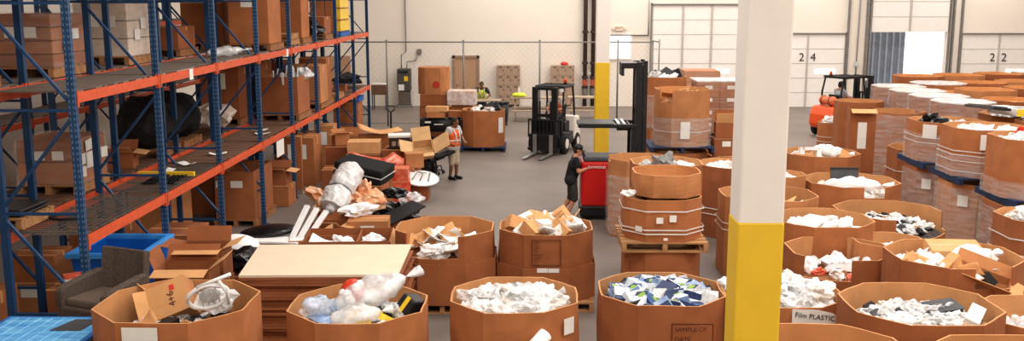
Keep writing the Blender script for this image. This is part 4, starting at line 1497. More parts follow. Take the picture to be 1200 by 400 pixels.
# ------------------------------------------------------------------ aisle pile
pallet((-3.75, 19.8, 0), 'wooden pallet under the bubble wrapped bundle', R(8), 1.5, 1.3)
carton((-3.95, 19.75, 0.15), (0.9, 1.0, 0.5), 'closed brown carton under the bubble wrapped bundle', 'closed', R(8), CARD[1])
carton((-3.2, 18.7, 0.0), (0.8, 0.55, 0.62), 'wrapped brown carton in front of the orange bags', 'closed', R(4), CARD[2], sheet=True)
carton((-3.95, 18.55, 0.0), (0.62, 0.5, 0.55), 'open brown carton beside the leaning white channels', 'open', R(-8), CARD[1], flaps=(60, 100, 40, 120))
for i, (x, y, z, s) in enumerate(((-4.45, 20.0, 0.8, 0.6), (-3.75, 19.9, 0.8, 0.6), (-3.45, 19.5, 0.72, 0.55), (-4.2, 19.3, 0.78, 0.5), (-3.55, 20.3, 0.85, 0.6), (-3.3, 19.95, 0.72, 0.5))):
    scrap('crumple', OBAG, i, 'orange_bag', 'orange and white printed bag around the bubble wrapped bundle', 'bag', (x, y, z), (0.3 * i, 0.4, i * 1.3), (s, s * 0.8, s * 0.8), 'orange bags in the aisle pile')
scrap('crumple', WHITE, 4, 'white_bag', 'white bag low in front of the orange bags', 'bag', (-3.45, 18.95, 0.74), (0, 0, 1), (0.9, 0.5, 0.42))
bw = thing('wrapped_bundle', 'thick bubble wrapped silver bundle lying on the orange bags', 'bundle', (-3.85, 19.4, 1.1), 0, rot=(R(36), 0, R(-20)))
mm = MB()
n_, k_ = 26, 22
vs, fs = [], []
for i in range(n_ + 1):
    t_ = i / n_
    r = 0.27 * (1 - 0.22 * math.exp(-((t_ - 0.42) / 0.05) ** 2)) * (0.82 + 0.25 * min(1, t_ * 4)) * (1 if t_ < 0.93 else 1 - (t_ - 0.93) * 3.5)
    for j in range(k_):
        w_ = 2 * math.pi * j / k_
        q = Vector((math.cos(w_) * 2.2, t_ * 6, math.sin(w_) * 2.2))
        rr = r * (1 + 0.13 * noise.noise(q) + 0.06 * noise.noise(q * 3))
        vs.append((rr * math.cos(w_), (t_ - 0.5) * 1.1, rr * 0.9 * math.sin(w_)))
for i in range(n_):
    for j in range(k_):
        fs.append((i * k_ + j, (i + 1) * k_ + j, (i + 1) * k_ + (j + 1) % k_, i * k_ + (j + 1) % k_))
fs.append(tuple(range(k_)))
fs.append(tuple(reversed(range(n_ * k_, (n_ + 1) * k_))))
mm.add(vs, fs)
mm.build('wrap_body', mat('bubble_wrap', (226, 225, 224), 0.18, var=0.07, scale=9, bump=0.5, bscale=26, spec=0.8), bw, False)
MB().tube([(0.245 * math.cos(a), -0.09, 0.22 * math.sin(a)) for a in [i * math.pi / 8 for i in range(16)]], 0.016, 6, True).build('tie_band', MGREY, bw, label='grey band')
for s, y in ((-1, -0.56), (1, 0.54)):
    MB().cyl((0, y, 0), (0, y + s * 0.12, 0), 0.13, 0.09, 14).build('end_ring', GREYW, bw, True)
# black mattress-like case
pallet((-3.9, 22.0, 0), 'wooden pallet under the black quilted case', R(-6), 1.3, 1.1)
carton((-3.9, 22.0, 0.15), (1.2, 1.0, 0.58), 'closed carton under the black quilted case', 'closed', R(-6), CARD[1])
bc = thing('black_case', 'long black quilted case lying on top of the aisle pile', 'case', (-3.85, 22.0, 0.92), 0, rot=(R(5), R(10), R(-14)))
MB().box((0, 0, 0.0), (1.2, 0.85, 0.17)).build('case_body', BLACKF, bc, bevel=0.05)
MB().box((0, 0, 0.19), (1.18, 0.83, 0.17)).build('case_lid', BLACKF, bc, bevel=0.05)
MB().tube([(-0.6, -0.43, 0.1), (0.6, -0.43, 0.1), (0.61, 0.43, 0.1)], 0.012, 6).build('piping', GREYW, bc)
for i, (x, y, z, s) in enumerate(((-3.0, 20.8, 0.3, 0.85), (-2.75, 20.2, 0.28, 0.7), (-2.95, 20.75, 0.72, 0.5))):
    scrap('crumple', BAGBLK, i + 1, 'black_bag', 'black rubbish bag right of the orange bags', 'bag', (x, y, z), (0, 0, i), (s, s, s * 0.8), 'black rubbish bags in the aisle pile')
# flattened cartons and pallet at the front right of the pile
pallet((-2.35, 19.9, 0), 'wooden pallet with flattened cartons right of the black bags', R(38), 1.3, 0.9, full=True)
for i in range(4):
    o = MB().box((0, 0, 0.012), (1.2 - 0.06 * i, 0.72, 0.024)).build('flat_carton', rnd.choice(CARD), None)
    o.location = (-2.4 + 0.03 * i, 19.9, 0.155 + i * 0.03)
    o.rotation_euler = (0, 0, R(38 + 4 * i))
    tag(o, 'flattened brown carton on the pallet right of the black bags', 'cardboard', 'flattened cartons right of the black bags')
bo = MB().box((0, 0, 0.02), (1.0, 0.5, 0.03)).build('black_board', BLACK, None, bevel=0.006)
bo.location = (-2.75, 20.0, 0.42)
bo.rotation_euler = (R(6), R(-16), R(42))
tag(bo, 'black board sloping over the flattened cartons', 'board')

# cartons with red print, farther up the aisle pile
def heapbox(x, y, z, s, label, m=None, kind='closed', rz=0, **k):
    return carton((x, y, z), s, label, kind, R(rz), m, **k)


pallet((-3.7, 24.4, 0), 'wooden pallet under the cartons draped with red film', 0, 1.9, 1.3, WOODD, full=False)
heapbox(-4.1, 24.3, 0.15, (0.95, 0.9, 0.62), 'brown carton under the red film, left one', CARD[1], rz=4)
heapbox(-3.22, 24.3, 0.15, (0.7, 0.8, 0.56), 'brown carton under the red film, right one', CARD[0], rz=-6)
heapbox(-3.2, 23.1, 0.0, (0.55, 0.6, 0.58), 'red printed carton in front of the red film', REDF, rz=8)
heapbox(-3.2, 23.1, 0.58, (0.5, 0.55, 0.3), 'small red printed carton topmost of the red pair', REDF, rz=2)
heapbox(-2.95, 24.1, 0.72, (0.45, 0.4, 0.36), 'small brown carton beside the kraft paper', CARD[2], rz=14)
for i, (x, y, z, sx, a) in enumerate(((-4.0, 24.3, 0.84, 1.2, 6), (-3.25, 24.35, 0.8, 0.9, -18))):
    scrap('sheet', REDF, 7 + i, 'red_film', ('red printed film spread over the left brown carton', 'red printed film spread over the right brown carton')[i], 'film', (x, y, z), (0.05, 0.08, R(a)), (sx, 1.2, 1))
heapbox(-5.0, 24.6, 0.0, (0.7, 0.7, 0.6), 'closed brown carton beside the rack posts, left of the red film', CARD[1], rz=3)
heapbox(-4.45, 25.6, 0.0, (0.9, 0.8, 0.85), 'wide brown carton with a pale top behind the red film', CARD[1], rz=2)
heapbox(-4.45, 25.6, 0.86, (0.85, 0.7, 0.3), 'low pale carton topmost behind the red film', CARDL, rz=5)
heapbox(-5.25, 26.2, 0.0, (0.62, 0.7, 0.95), 'brown carton left of the wide carton with a pale top', CARD[3], rz=2)
heapbox(-5.2, 26.2, 0.96, (0.4, 0.3, 0.32), 'small open carton tilted on a brown carton by the rack', CARD[2], 'open', 30, flaps=(70, 100, 50, 110))
heapbox(-3.5, 25.8, 0.0, (0.85, 0.9, 0.95), 'brown carton under the black sided one with a white top', CARD[1], rz=-3)
t = thing('white_top_carton', 'small black sided carton with a white top above the red film', 'box', (-3.52, 25.7, 0.96), R(8))
MB().b(-0.28, 0.28, -0.24, 0.24, 0, 0.3).build('carton_body', mat('dark_card', (58, 36, 28), 0.7), t, bevel=0.006)
MB().b(-0.3, 0.3, -0.26, 0.26, 0.3, 0.36).build('lid', PAPER, t, bevel=0.006)
for i in range(3):
    MB().b(-0.2 + i * 0.15, -0.1 + i * 0.15, -0.244, -0.24, 0.08, 0.2).build('printed_mark', TABLEW, t)
heapbox(-4.3, 27.4, 0.0, (1.2, 0.7, 1.1), 'long brown carton leaning behind the pale topped carton', CARD[0], rz=12)
scrap('sheet', CARDL, 3, 'cardboard_piece', 'curled brown cardboard on the long carton behind', 'cardboard', (-4.3, 27.2, 1.2), (0.1, 0.1, 0.3), 1.2)
scrap('crumple', BAGBLK, 2, 'black_bag', 'black bag between the brown cartons behind the red film', 'bag', (-3.95, 26.6, 0.55), (0, 0, 0), (0.6, 0.6, 1.0))

# kraft paper carton opened out
kp = thing('kraft_carton', 'opened kraft carton spread over the heap of black chairs', 'box', (-2.85, 25.4, 0.85), 0, rot=(R(38), R(-6), R(10)))
carton_mesh('open', 0.5, 0.42, 0.3).build('carton_body', KRAFT, kp)
for (x, y, w, d, a, b) in ((-0.42, 0, 0.4, 0.42, 0, 26), (0.48, 0, 0.5, 0.5, 0, -34), (0, 0.38, 0.5, 0.4, 30, 0), (0, -0.36, 0.5, 0.34, -30, 0)):
    f = MB().box((0, 0, 0), (w, d, 0.012)).build('flap', KRAFT, kp)
    f.location = (x, y, 0.34)
    f.rotation_euler = (R(a), R(b), 0)


def office_chair(loc, rot, label):
    t = thing('office_chair', label, 'chair', loc, 0, 'black office chairs heaped in the aisle', rot)
    MB().box((0, 0, 0.46), (0.5, 0.5, 0.09)).build('seat', BLACKF, t, bevel=0.035)
    b_ = MB()
    b_.prism([(-0.23, 0), (0.23, 0), (0.25, 0.3), (0.18, 0.56), (-0.18, 0.56), (-0.25, 0.3)], -0.03, 0.03, Matrix.Translation((0, 0.27, 0.58)) @ Matrix.Rotation(R(82), 4, 'X'))
    b_.build('backrest', BLACKF, t, bevel=0.02)
    MB().bar((0, 0.2, 0.44), (0, 0.29, 0.7), 0.07, 0.02).build('back_bracket', BLACK, t)
    MB().cyl((0, 0, 0.1), (0, 0, 0.43), 0.028).build('gas_column', STEEL, t)
    for s in (-1, 1):
        MB().tube([(s * 0.26, 0.08, 0.46), (s * 0.3, 0.08, 0.64), (s * 0.3, -0.16, 0.66)], 0.02, 8).build('armrest', BLACK, t)
    for i in range(5):
        a = i * 2 * math.pi / 5
        l = MB().bar((0, 0, 0.11), (0.29 * math.cos(a), 0.29 * math.sin(a), 0.08), 0.045, 0.03).build('leg', BLACK, t)
        MB().ell((0.29 * math.cos(a), 0.29 * math.sin(a), 0.035), 0.035).build('castor', BLACK, l, True)


office_chair((-2.75, 27.1, 0), (0, 0, R(160)), 'upright black office chair at the back of the chair heap')
office_chair((-3.05, 27.4, 0), (0, 0, R(40)), 'black office chair turned left in the chair heap')
office_chair((-3.1, 25.7, 0.32), (R(82), 0, R(110)), 'black office chair lying on its side under the kraft carton')
office_chair((-2.75, 24.95, 0.3), (R(-80), 0, R(20)), 'black office chair tipped backwards beside the white round table top')
office_chair((-2.9, 26.3, 0.95), (R(170), 0, R(15)), 'upside down black office chair on top of the heap')
t = thing('round_table_top', 'white round table top lying at the foot of the black chairs', 'table top', (-2.72, 23.6, 0.5), 0, rot=(R(14), R(6), 0))
MB().lathe([(0.01, 0), (0.42, 0), (0.44, 0.015), (0.42, 0.03), (0.01, 0.03)], 28).build('table_disc', FOAM, t)
MB().lathe([(0.44, 0.004), (0.455, 0.004), (0.455, 0.026), (0.44, 0.026)], 28, cap=False).build('edge_band', GREYW, t)
for i in range(3):
    MB().tube([(-0.2 + 0.2 * i, -0.2, 0.04), (-0.1 + 0.15 * i, 0.05, 0.16), (0.1 * i, 0.25, 0.05)], 0.018, 6).build('bent_tube', STEEL, t, True)
heapbox(-2.72, 23.65, 0, (0.4, 0.5, 0.43), 'brown carton under the white round table top', CARD[3])
scrap('crumple', MILKY, 1, 'clear_bag', 'clear plastic bag at the floor below the white round table top', 'plastic bag', (-2.85, 22.7, 0.2), (0, 0, 0), 0.5)

# ------------------------------------------------------------------ far load left of the grey shirted man
bm_ = thing('printer_cabinet', 'wide black printer on a stand behind the chair heap', 'printer', (-2.95, 31.9, 0), R(3))
MB().cyl((-0.62, 0, 0.78), (0.62, 0, 0.78), 0.24, n=22).build('roll_cover', BLACK, bm_, True)
MB().box((0, 0.12, 0.76), (1.3, 0.5, 0.4)).build('printer_body', BLACK, bm_, bevel=0.03)
for s in (-1, 1):
    MB().box((s * 0.64, 0.02, 0.76), (0.14, 0.62, 0.5)).build('end_housing', BLACK, bm_, bevel=0.04)
    MB().box((s * 0.55, 0.1, 0.26), (0.08, 0.1, 0.5)).build('leg', BLACK, bm_)
    MB().box((s * 0.55, 0.1, 0.03), (0.1, 0.7, 0.06)).build('foot', BLACK, bm_)
MB().box((-0.45, -0.29, 0.9), (0.2, 0.01, 0.06)).build('label_sheet', PAPER, bm_)
MB().box((-0.1, -0.25, 0.82), (0.3, 0.01, 0.03)).build('white_line', PAPER, bm_)
pallet((-2.95, 33.6, 0), 'wooden pallet under the load with the octagonal carton', 0, 1.9, 1.2, full=False)
heapbox(-3.35, 33.6, 0.15, (0.95, 1.0, 1.1), 'brown carton low in the load behind the black printer', CARD[3])
heapbox(-2.4, 33.5, 0.15, (0.9, 1.0, 1.02), 'brown carton low at the right of the load behind the printer', CARD[1])
heapbox(-3.3, 33.5, 1.25, (1.0, 0.9, 0.42), 'tan carton under the octagonal carton', CARD[1])
heapbox(-2.38, 33.3, 1.18, (0.7, 0.7, 0.14), 'flat brown carton under the white wrapped one', CARD[0])
heapbox(-3.15, 31.9, 1.03, (0.6, 0.4, 0.2), 'long tan carton lying on the black printer', CARD[2], rz=4)
heapbox(-3.1, 31.9, 1.23, (0.72, 0.4, 0.16), 'tan carton on top of the long one over the printer', CARDL, rz=-5)
heapbox(-2.5, 31.95, 1.03, (0.42, 0.36, 0.22), 'small brown carton at the right end of the printer', CARD[1], rz=3)
wb = thing('wrapped_carton', 'white film wrapped carton near the octagonal carton', 'box', (-2.36, 33.2, 1.33), R(-3))
MB().b(-0.46, 0.46, -0.36, 0.36, 0, 0.46).build('carton_body', CARDL, wb, bevel=0.01)
MB().b(-0.475, 0.475, -0.375, 0.375, 0.0, 0.475).build('stretch_wrap', MILKY, wb)
oc = at_row('oc', -3.35, 33.55, 1.05, 1.67, 2.56, 'upright octagonal carton with a round red mark, above the load by the wall', 'octagonal carton', m=CARD[2], inner=CARDL)
MB().cyl((0.12, -0.56, 0.34), (0.12, -0.545, 0.34), 0.12, n=20).build('red_mark', mat('mark_red', (186, 52, 40), 0.6), oc['t'], label='round red mark')
MB().prism(octo(1.04, 1.02, 0.26), 0.885, 0.9).build('closed_top', CARD[0], oc['t'])
gaylord('far', 543, 591, 128, 'bulk carton of white scrap on a blue pallet, right of the grey shirted man', 'far carton on the blue pallet', z=1.32, zb=0.15, m=CARD[0],
        stickers=((1, 0.6, 0.7, 0.2, 0.5),), fill=(0.08, 0.08, MB_['card'], [CR(3, 0.4), BK(2, 0.4), CS(2, 0.4)], 40))
fp_ = BIN['far']['p']
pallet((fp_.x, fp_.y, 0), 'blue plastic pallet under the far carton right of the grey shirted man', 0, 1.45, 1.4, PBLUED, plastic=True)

# pallet jack with an upright handle
pj = thing('pallet_jack', 'blue hand pallet jack with a tall upright handle near the rack end', 'pallet jack', (-4.75, 32.6, 0), R(15))
MB().box((0, 0, 0.2), (0.4, 0.3, 0.3)).build('pump_body', PBLUE, pj, bevel=0.03)
MB().cyl((0, 0, 0.3), (0, -0.1, 1.15), 0.03).build('handle_pole', BLACK, pj)
MB().tube([(0, -0.1, 1.12), (-0.12, -0.11, 1.2), (-0.12, -0.12, 1.34), (0.12, -0.12, 1.34), (0.12, -0.11, 1.2), (0, -0.1, 1.12)], 0.02, 8).build('handle_loop', BLACK, pj, True)
for s in (-1, 1):
    MB().box((s * 0.2, 0.72, 0.1), (0.16, 1.15, 0.06)).build('fork', PBLUE, pj, bevel=0.01)
    MB().cyl((s * 0.08 - 0.03, 0, 0.09), (s * 0.08 + 0.03, 0, 0.09), 0.09, n=16).build('wheel', RUBBER, pj)

# ------------------------------------------------------------------ goods on the racks
D1, D2 = Z1 + 0.09, Z2 + 0.09
XF, XK = -6.38, -7.63


def rk_pallet(x, y, z, label, wood=None, w=0.95, d=1.1):
    pallet((x, y, z), label, 0, w, d, wood or WOODD, full=False)


def load(x, y, z, s, label, m=None, kind='closed', rz=0, pal=True, **k):
    if pal:
        rk_pallet(x, y, z, ' '.join(('pallet under the ' + label.replace(',', '')).split()[:16]), None, min(1.02, s[0] + 0.1), s[1] + 0.1)
        z += 0.15
    return carton((x, y, z), s, label, kind, R(rz), m, **k)


def wrapbox(x, y, z, s, label, n, m=None, pal=True):
    """cartons in layers inside stretch film"""
    if pal:
        rk_pallet(x, y, z, ' '.join(('pallet under the ' + label).split()[:16]), WOOD, s[0] + 0.05, s[1] + 0.1)
        z += 0.15
    t = thing('wrapped_load', label, 'wrapped load', (x, y, z), 0)
    h = s[2] / n
    for i in range(n):
        MB().b(-s[0] / 2, s[0] / 2, -s[1] / 2, s[1] / 2, i * h, (i + 1) * h - 0.012).build('carton_layer', m or rnd.choice(CARD[:2]), t, bevel=0.012)
    MB().b(-s[0] / 2 - 0.02, s[0] / 2 + 0.02, -s[1] / 2 - 0.02, s[1] / 2 + 0.02, -0.02, s[2] + 0.012).build('stretch_wrap', CLEAR, t)
    for q in range(2):
        MB().b(-0.2 + q * 0.3, -0.02 + q * 0.3, -s[1] / 2 - 0.03, -s[1] / 2 - 0.024, s[2] * 0.55, s[2] * 0.75).build('label_sheet', PAPER, t)
        MB().b(s[0] / 2 + 0.024, s[0] / 2 + 0.03, -0.25 + q * 0.3, -0.02 + q * 0.3, s[2] * (0.3 + 0.2 * q), s[2] * (0.5 + 0.2 * q)).build('label_sheet', PAPER, t)
    return t


# upper decks
load(XK, 12.4, D2, (0.95, 1.0, 1.5), 'tall tan carton on the upper deck at the left photo edge', CARD[2])
scrap('crumple', MILKY, 3, 'stretch_film', 'clear film bunched at the foot of the tall tan carton at the left edge', 'film', (-7.12, 12.6, D2 + 0.4), (0, 0, 0), (0.3, 0.7, 0.7)) if False else None
wrapbox(XK, 15.0, D2, (0.98, 1.1, 0.8), 'brown film wrapped cartons on the upper deck behind the first frame', 4)
wrapbox(XK, 17.75, D2, (0.95, 1.0, 0.95), 'white labelled film wrapped cartons on the upper deck right of the brown ones', 3, mat('card_pale', (214, 196, 178), 0.7))
load(XK, 23.2, D2, (0.98, 1.15, 0.92), 'wide brown carton with a hand hole on the upper deck, back row', CARD[1])
load(XK, 24.55, D2, (0.9, 0.95, 0.95), 'brown carton with a white label on the upper deck, back row', CARD[1], sheet=True)
load(XK, 20.3, D2, (0.9, 1.0, 0.45), 'low brown carton on the upper deck, back row middle', CARD[3])
load(XK, 27.6, D2, (0.95, 1.1, 1.3), 'tall brown carton on the upper deck deep in the back row', CARD[3])
load(XK, 30.4, D2, (0.95, 1.1, 1.2), 'tall brown carton near the far end of the upper deck, back row', CARD[1])
scrap('bag', MILKY, 0, 'clear_bag', 'crumpled clear film lying on the upper deck', 'film', (-6.25, 20.2, D2 + 0.09), (0, 0, 1.35), (1.3, 0.7, 0.5))
load(XF, 22.6, D2, (0.9, 1.1, 1.5), 'tall brown carton on the upper deck in the fourth bay, front row', CARD[0], sheet=True)
pallet((XF, 24.5, D2), 'empty wooden pallet lying on the upper deck in the fifth bay', 0, 0.9, 1.0, WOOD, full=True)
pallet((XF, 24.5, D2 + 0.15), 'second empty wooden pallet on top of another in the fifth bay', R(4), 0.9, 1.0, WOOD, full=True)
load(XF, 25.9, D2, (0.8, 0.9, 1.2), 'brown carton behind the empty pallets on the upper deck', CARD[0])
scrap('crumple', BAGBLK, 1, 'black_bag', 'black and silver bag on the upper deck in the sixth bay', 'bag', (XF, 27.4, D2 + 0.33), (0, 0, 0), (0.9, 0.9, 1.1))
load(XF, 28.5, D2, (0.9, 0.9, 0.5), 'low brown carton on the upper deck in the sixth bay', CARD[3])
rk_pallet(XF, 31.0, D2, 'blue pallet under the yellow taped cartons on the upper deck', PBLUE, 1.0, 1.5)
for i, (dx, dy) in enumerate(((-0.24, -0.36), (0.24, -0.36), (-0.24, 0.36), (0.24, 0.36))):
    for k in range(3):
        c_ = carton((XF + dx, 31.0 + dy, D2 + 0.15 + k * 0.36), (0.46, 0.68, 0.35), 'brown carton with yellow tape stacked on the blue pallet of the upper deck', 'closed', 0, CARD[0], group='yellow taped cartons on the blue pallet')
        if dx > 0:
            MB().b(0.12, 0.236, -0.345, 0.345, 0.02, 0.33).build('yellow_tape', YPACK, c_)
rk_pallet(XF, 31.0, D2 + 0.15 + 1.08, 'blue pallet on top of the yellow taped cartons', PBLUE, 1.0, 1.5)
# lower decks
load(XK, 12.3, D1, (0.9, 0.9, 0.75), 'brown carton on the lower deck at the left photo edge', CARD[3])
t = thing('black_tray', 'stack of flat black trays on a pallet on the lower deck behind the first frame', 'tray', (-7.3, 13.0, D1 + 0.15))
rk_pallet(-7.3, 13.0, D1, 'wooden pallet under the flat black trays', WOOD, 1.0, 0.9)
for k in range(2):
    MB().b(-0.45, 0.45, -0.38, 0.38, k * 0.06, k * 0.06 + 0.045).build('tray_body', BLACK, t, bevel=0.015)
t = thing('black_ring', 'thin black rubber ring lying on the wire deck of the first bay', 'ring', (-6.5, 13.2, D1 + 0.02))
MB().tube([(0.24 * math.cos(a), 0.17 * math.sin(a), 0.02) for a in [i * math.pi / 12 for i in range(24)]], 0.02, 8, True).build('ring_loop', RUBBER, t, True)
t2 = thing('air_filter', 'black filter grids lying on the wire deck of the second bay', 'filter', (-6.25, 16.2, D1 + 0.01), R(4))
for i in range(2):
    for k in range(3):
        f_ = MB()
        for a in range(4):
            f_.b(i * 0.3 - 0.26 + a * 0.07, i * 0.3 - 0.24 + a * 0.07, k * 0.3 - 0.42, k * 0.3 - 0.18, 0, 0.02)
        for a in range(3):
            f_.b(i * 0.3 - 0.26, i * 0.3 - 0.03, k * 0.3 - 0.42 + a * 0.11, k * 0.3 - 0.4 + a * 0.11, 0, 0.02)
        f_.build('grid_panel', BLACK, t2)
wrapbox(XK, 15.5, D1, (0.95, 1.05, 0.72), 'film wrapped cartons covered in white sheets on the lower deck', 2)
for i in range(7):
    o = MB().box((0, 0, 0), (0.005, 0.24, 0.17)).build('paper_sheet', PAPER, None)
    o.location = (XK + 0.505, 15.1 + 0.27 * (i % 4), D1 + 0.34 + 0.2 * (i // 4) + 0.2 * (i % 2))
    o.rotation_euler = (R(4 * (i % 3) - 4), 0, 0)
    tag(o, 'white sheet stuck on the film wrapped cartons of the lower deck', 'paper', 'sheets on the wrapped cartons')
for k in range(2):
    o = link('covered_load', cached(('covered_load', k), lambda: m_crumple(k + 1, 0.3, 0.85), BLACKF))
    o.scale = (1.15, 1.35, 1.35)
    o.location = (XK, 19.0 + 1.3 * k, D1 + 0.62)
    tag(o, ('black wrapped load on the lower deck, nearer of two', 'black wrapped load on the lower deck, farther of two')[k], 'load')
    rk_pallet(XK, 19.0 + 1.3 * k, D1, ('pallet under the nearer black wrapped load', 'pallet under the farther black wrapped load')[k])
carton((XK + 0.1, 17.5, D1), (0.5, 0.5, 0.3), 'small brown carton before the black wrapped loads', 'open', 0.2, CARD[1], flaps=(60, 100, 50, 110))
scrap('crumple', mat('dusty_white', (212, 196, 182), 0.7, var=0.1), 2, 'cloth_bag', 'big dusty white bag slumped on the lower deck', 'bag', (-7.45, 22.3, D1 + 0.38), (0, 0, 0.5), (0.95, 1.9, 1.0))
load(XK, 24.2, D1, (0.95, 1.1, 1.3), 'big brown carton with a white label behind the dusty bag', CARD[3], sheet=True)
load(XK, 26.2, D1, (0.95, 1.1, 1.25), 'brown carton with a white label farther along the back lower deck', CARD[1], sheet=True)
load(XK, 28.6, D1, (0.95, 1.1, 1.1), 'brown carton deep on the back lower deck', CARD[3])
for i, (x, y, a) in enumerate(((-6.2, 18.9, 20), (-6.4, 17.7, -30), (-6.1, 21.8, 10), (-6.3, 22.3, 50), (-6.5, 16.9, 70))):
    scrap('sheet', PAPER, i, 'paper_sheet', 'loose white paper lying on the lower deck', 'paper', (x, y, D1 + 0.03), (0, 0, R(a)), (0.34, 0.3, 0.3), 'papers on the lower deck')
gt = load(XF, 25.1, D1, (0.95, 1.3, 0.95), 'big open carton of white tubes on the lower deck', CARD[1], 'open', flaps=(None, None, None, None))
for i in range(14):
    a = Vector((XF - 0.34 + 0.052 * i, 24.6 + 0.07 * ((i * 5) % 9), D1 + 0.3))
    b = a + Vector((rnd.uniform(-0.05, 0.3), rnd.uniform(-0.25, 0.2), rnd.uniform(0.8, 1.05)))
    o = MB().bar(a, b, 0.05, 0.03).build('white_tube', WHITE, None)
    tag(o, 'white plastic strip sticking up from the big open carton on the lower deck', 'tube', 'strips in the big open carton')
scrap('crumple', GREYW, 1, 'clear_bag', 'grey plastic hanging over the edge of the carton of tubes', 'plastic bag', (XF + 0.4, 25.5, D1 + 1.1), (0, 0, 0), (0.4, 0.5, 0.6))
load(XF, 27.6, D1, (0.95, 1.0, 1.05), 'tall tan carton with a white label right of the carton of tubes', CARD[2], sheet=True)
load(XF, 28.7, D1, (0.8, 0.7, 1.2), 'slim brown carton behind the tall tan carton', CARD[1])
pallet((XF, 30.2, D1), 'wooden pallet lying on the lower deck in the seventh bay', 0, 0.9, 1.0, WOOD, full=False)
scrap('crumple', BLACKF, 3, 'black_bag', 'black cloth heap on the lower deck near the rack end', 'bag', (XF, 33.6, D1 + 0.3), (0, 0, 0), (0.9, 1.3, 0.7))
carton((XF, 32.4, D1), (0.4, 0.4, 0.25), 'small red brown carton on the lower deck near the rack end', 'closed', 0, CARD[3])
# on the floor under the racks
load(-6.42, 21.3, 0.0, (0.86, 1.5, 1.06), 'big brown carton with two white labels on the floor under the rack', CARD[1], 'open', flaps=(None, None, None, None))
for i, dx in enumerate((-0.32, 0.05)):
    o = MB().box((0, 0, 0), (0.16 + 0.1 * i, 0.004, 0.15)).build('label_sheet', PAPER, None)
    o.parent = [x for x in COL.objects if x.get('label', '').startswith('big brown carton with two white')][0]
    o.location = (dx, -0.753, 0.78)
for i, (x, y, z, s, lab) in enumerate((
        (-6.1, 23.3, 0.0, (0.7, 0.6, 0.5), 'low brown carton under the rack beside the big labelled one'),
        (-6.1, 23.3, 0.5, (0.55, 0.5, 0.36), 'open small carton on the low one under the rack'),
        (-6.9, 23.9, 0.0, (0.8, 0.9, 0.9), 'dark brown carton deep under the rack'),
        (-6.05, 24.6, 0.1, (0.5, 0.16, 1.38), 'thin tall carton leaning at the rack post'),
        (-6.0, 26.0, 0.0, (0.6, 0.8, 1.3), 'tall brown carton under the rack with a paper label'),
        (-6.7, 27.2, 0.0, (0.8, 0.8, 0.6), 'brown carton behind the tall one under the rack'),
        (-6.05, 28.7, 0.0, (0.55, 0.7, 1.25), 'tall tan carton with a label standing by the far rack posts'),
        (-6.75, 30.2, 0.0, (0.9, 0.9, 0.8), 'brown carton deep under the far bays'),
        (-5.9, 31.2, 0.0, (0.8, 0.9, 0.5), 'closed brown carton under the far bays by the aisle'),
        (-6.35, 17.2, 0.15, (0.9, 1.0, 0.7), 'shadowed brown carton under the second bay'),
        (-7.6, 14.6, 0.15, (0.8, 0.7, 0.5), 'brown carton with a white tag low behind the first rack frame'),
        (-7.7, 12.9, 0.0, (0.9, 0.8, 0.95), 'brown carton low at the left photo edge'),
        (-7.55, 14.6, 0.65, (0.7, 0.6, 0.42), 'brown carton on another low behind the first rack frame'),
        (-7.6, 17.0, 0.0, (0.9, 1.0, 1.0), 'dark carton under the back rack near the blue bin'),
        (-7.6, 19.6, 0.0, (0.9, 1.0, 1.1), 'brown carton under the back rack, middle'),
        (-7.6, 22.4, 0.0, (0.9, 1.1, 1.1), 'brown carton under the back rack behind the labelled one'))):
    y -= 0.4 if x > -7 else 0.2
    carton((x, y, z), s, lab, 'open' if i in (1, 8) else 'closed', R((i * 37) % 7 - 3), CARD[(i * 3) % 4], i in (3, 4, 6, 10), flaps=(70, 100, 50, 110))
    if z in (0.15,):
        rk_pallet(x, y, 0, 'floor pallet under the ' + lab)
for k in range(4):
    o = MB().box((0, 0, 0), (0.32, 0.22, 0.035)).build('book', (PAPER, NAVY, PAPER, REDF)[k], None, bevel=0.004)
    o.location = (-6.55, 13.4, 0.86 + k * 0.037)
    o.rotation_euler = (0, 0, R(18 + 5 * k))
    tag(o, ('white book lowest of the small stack', 'navy book second of the small stack', 'white book third of the small stack', 'red book on top of the small stack')[k] + ' behind the wicker armchair', 'book', 'books behind the armchair')
carton((-6.55, 13.4, 0), (0.6, 0.6, 0.84), 'brown carton under the small stack of books', 'closed', 0, CARD[3])
# crate stack with blue pallets at the far end of the rack
for k in range(4):
    o = carton((-6.3, 33.2, k * 0.36), (0.85, 0.9, 0.34), 'slatted brown crate in the stack under the blue pallets at the rack end', 'closed', 0, CARD[0], group='crates at the rack end')
for k in range(2):
    rk_pallet(-6.3, 33.2, 1.44 + 0.15 * k, ('blue pallet on the crate stack at the rack end, lower one', 'blue pallet on the crate stack at the rack end, upper one')[k], PBLUE, 0.95, 1.0) if k == 0 else None

# ------------------------------------------------------------------ stacks between the columns
at_row('M1l', 3.55, 23.3, 1.3, 0, 1.3, 'lower bulk carton under the wrapped one with the dark blue pallet', 'x', m=CARD[1], inner=CARDL)
pallet((3.55, 23.3, 1.3), 'dark blue pallet under the wrapped open carton by the black mast', 0, 1.5, 1.35, PBLUED, plastic=True)
at_row('M1', 3.6, 23.3, 1.24, 1.45, 2.78, 'wrapped open bulk carton on the dark blue pallet right of the black mast', 'wrapped carton by the mast', m=CARD[2], wrap=(0.0, 0.68), straps=(0.35,),
       stickers=((0, 0.5, 0.4, 0.22, 0.4),), cuts=((7, 0.2, 1, 0.3),), fill=(0.25, 0.12, MB_['card'], [CS(3, 0.5), CR(2, 0.3)], 50))
at_row('M2l', 3.55, 26.9, 1.3, 0, 1.4, 'lower bulk carton in the stack behind the wrapped one', 'x', m=CARD[1], inner=CARDL)
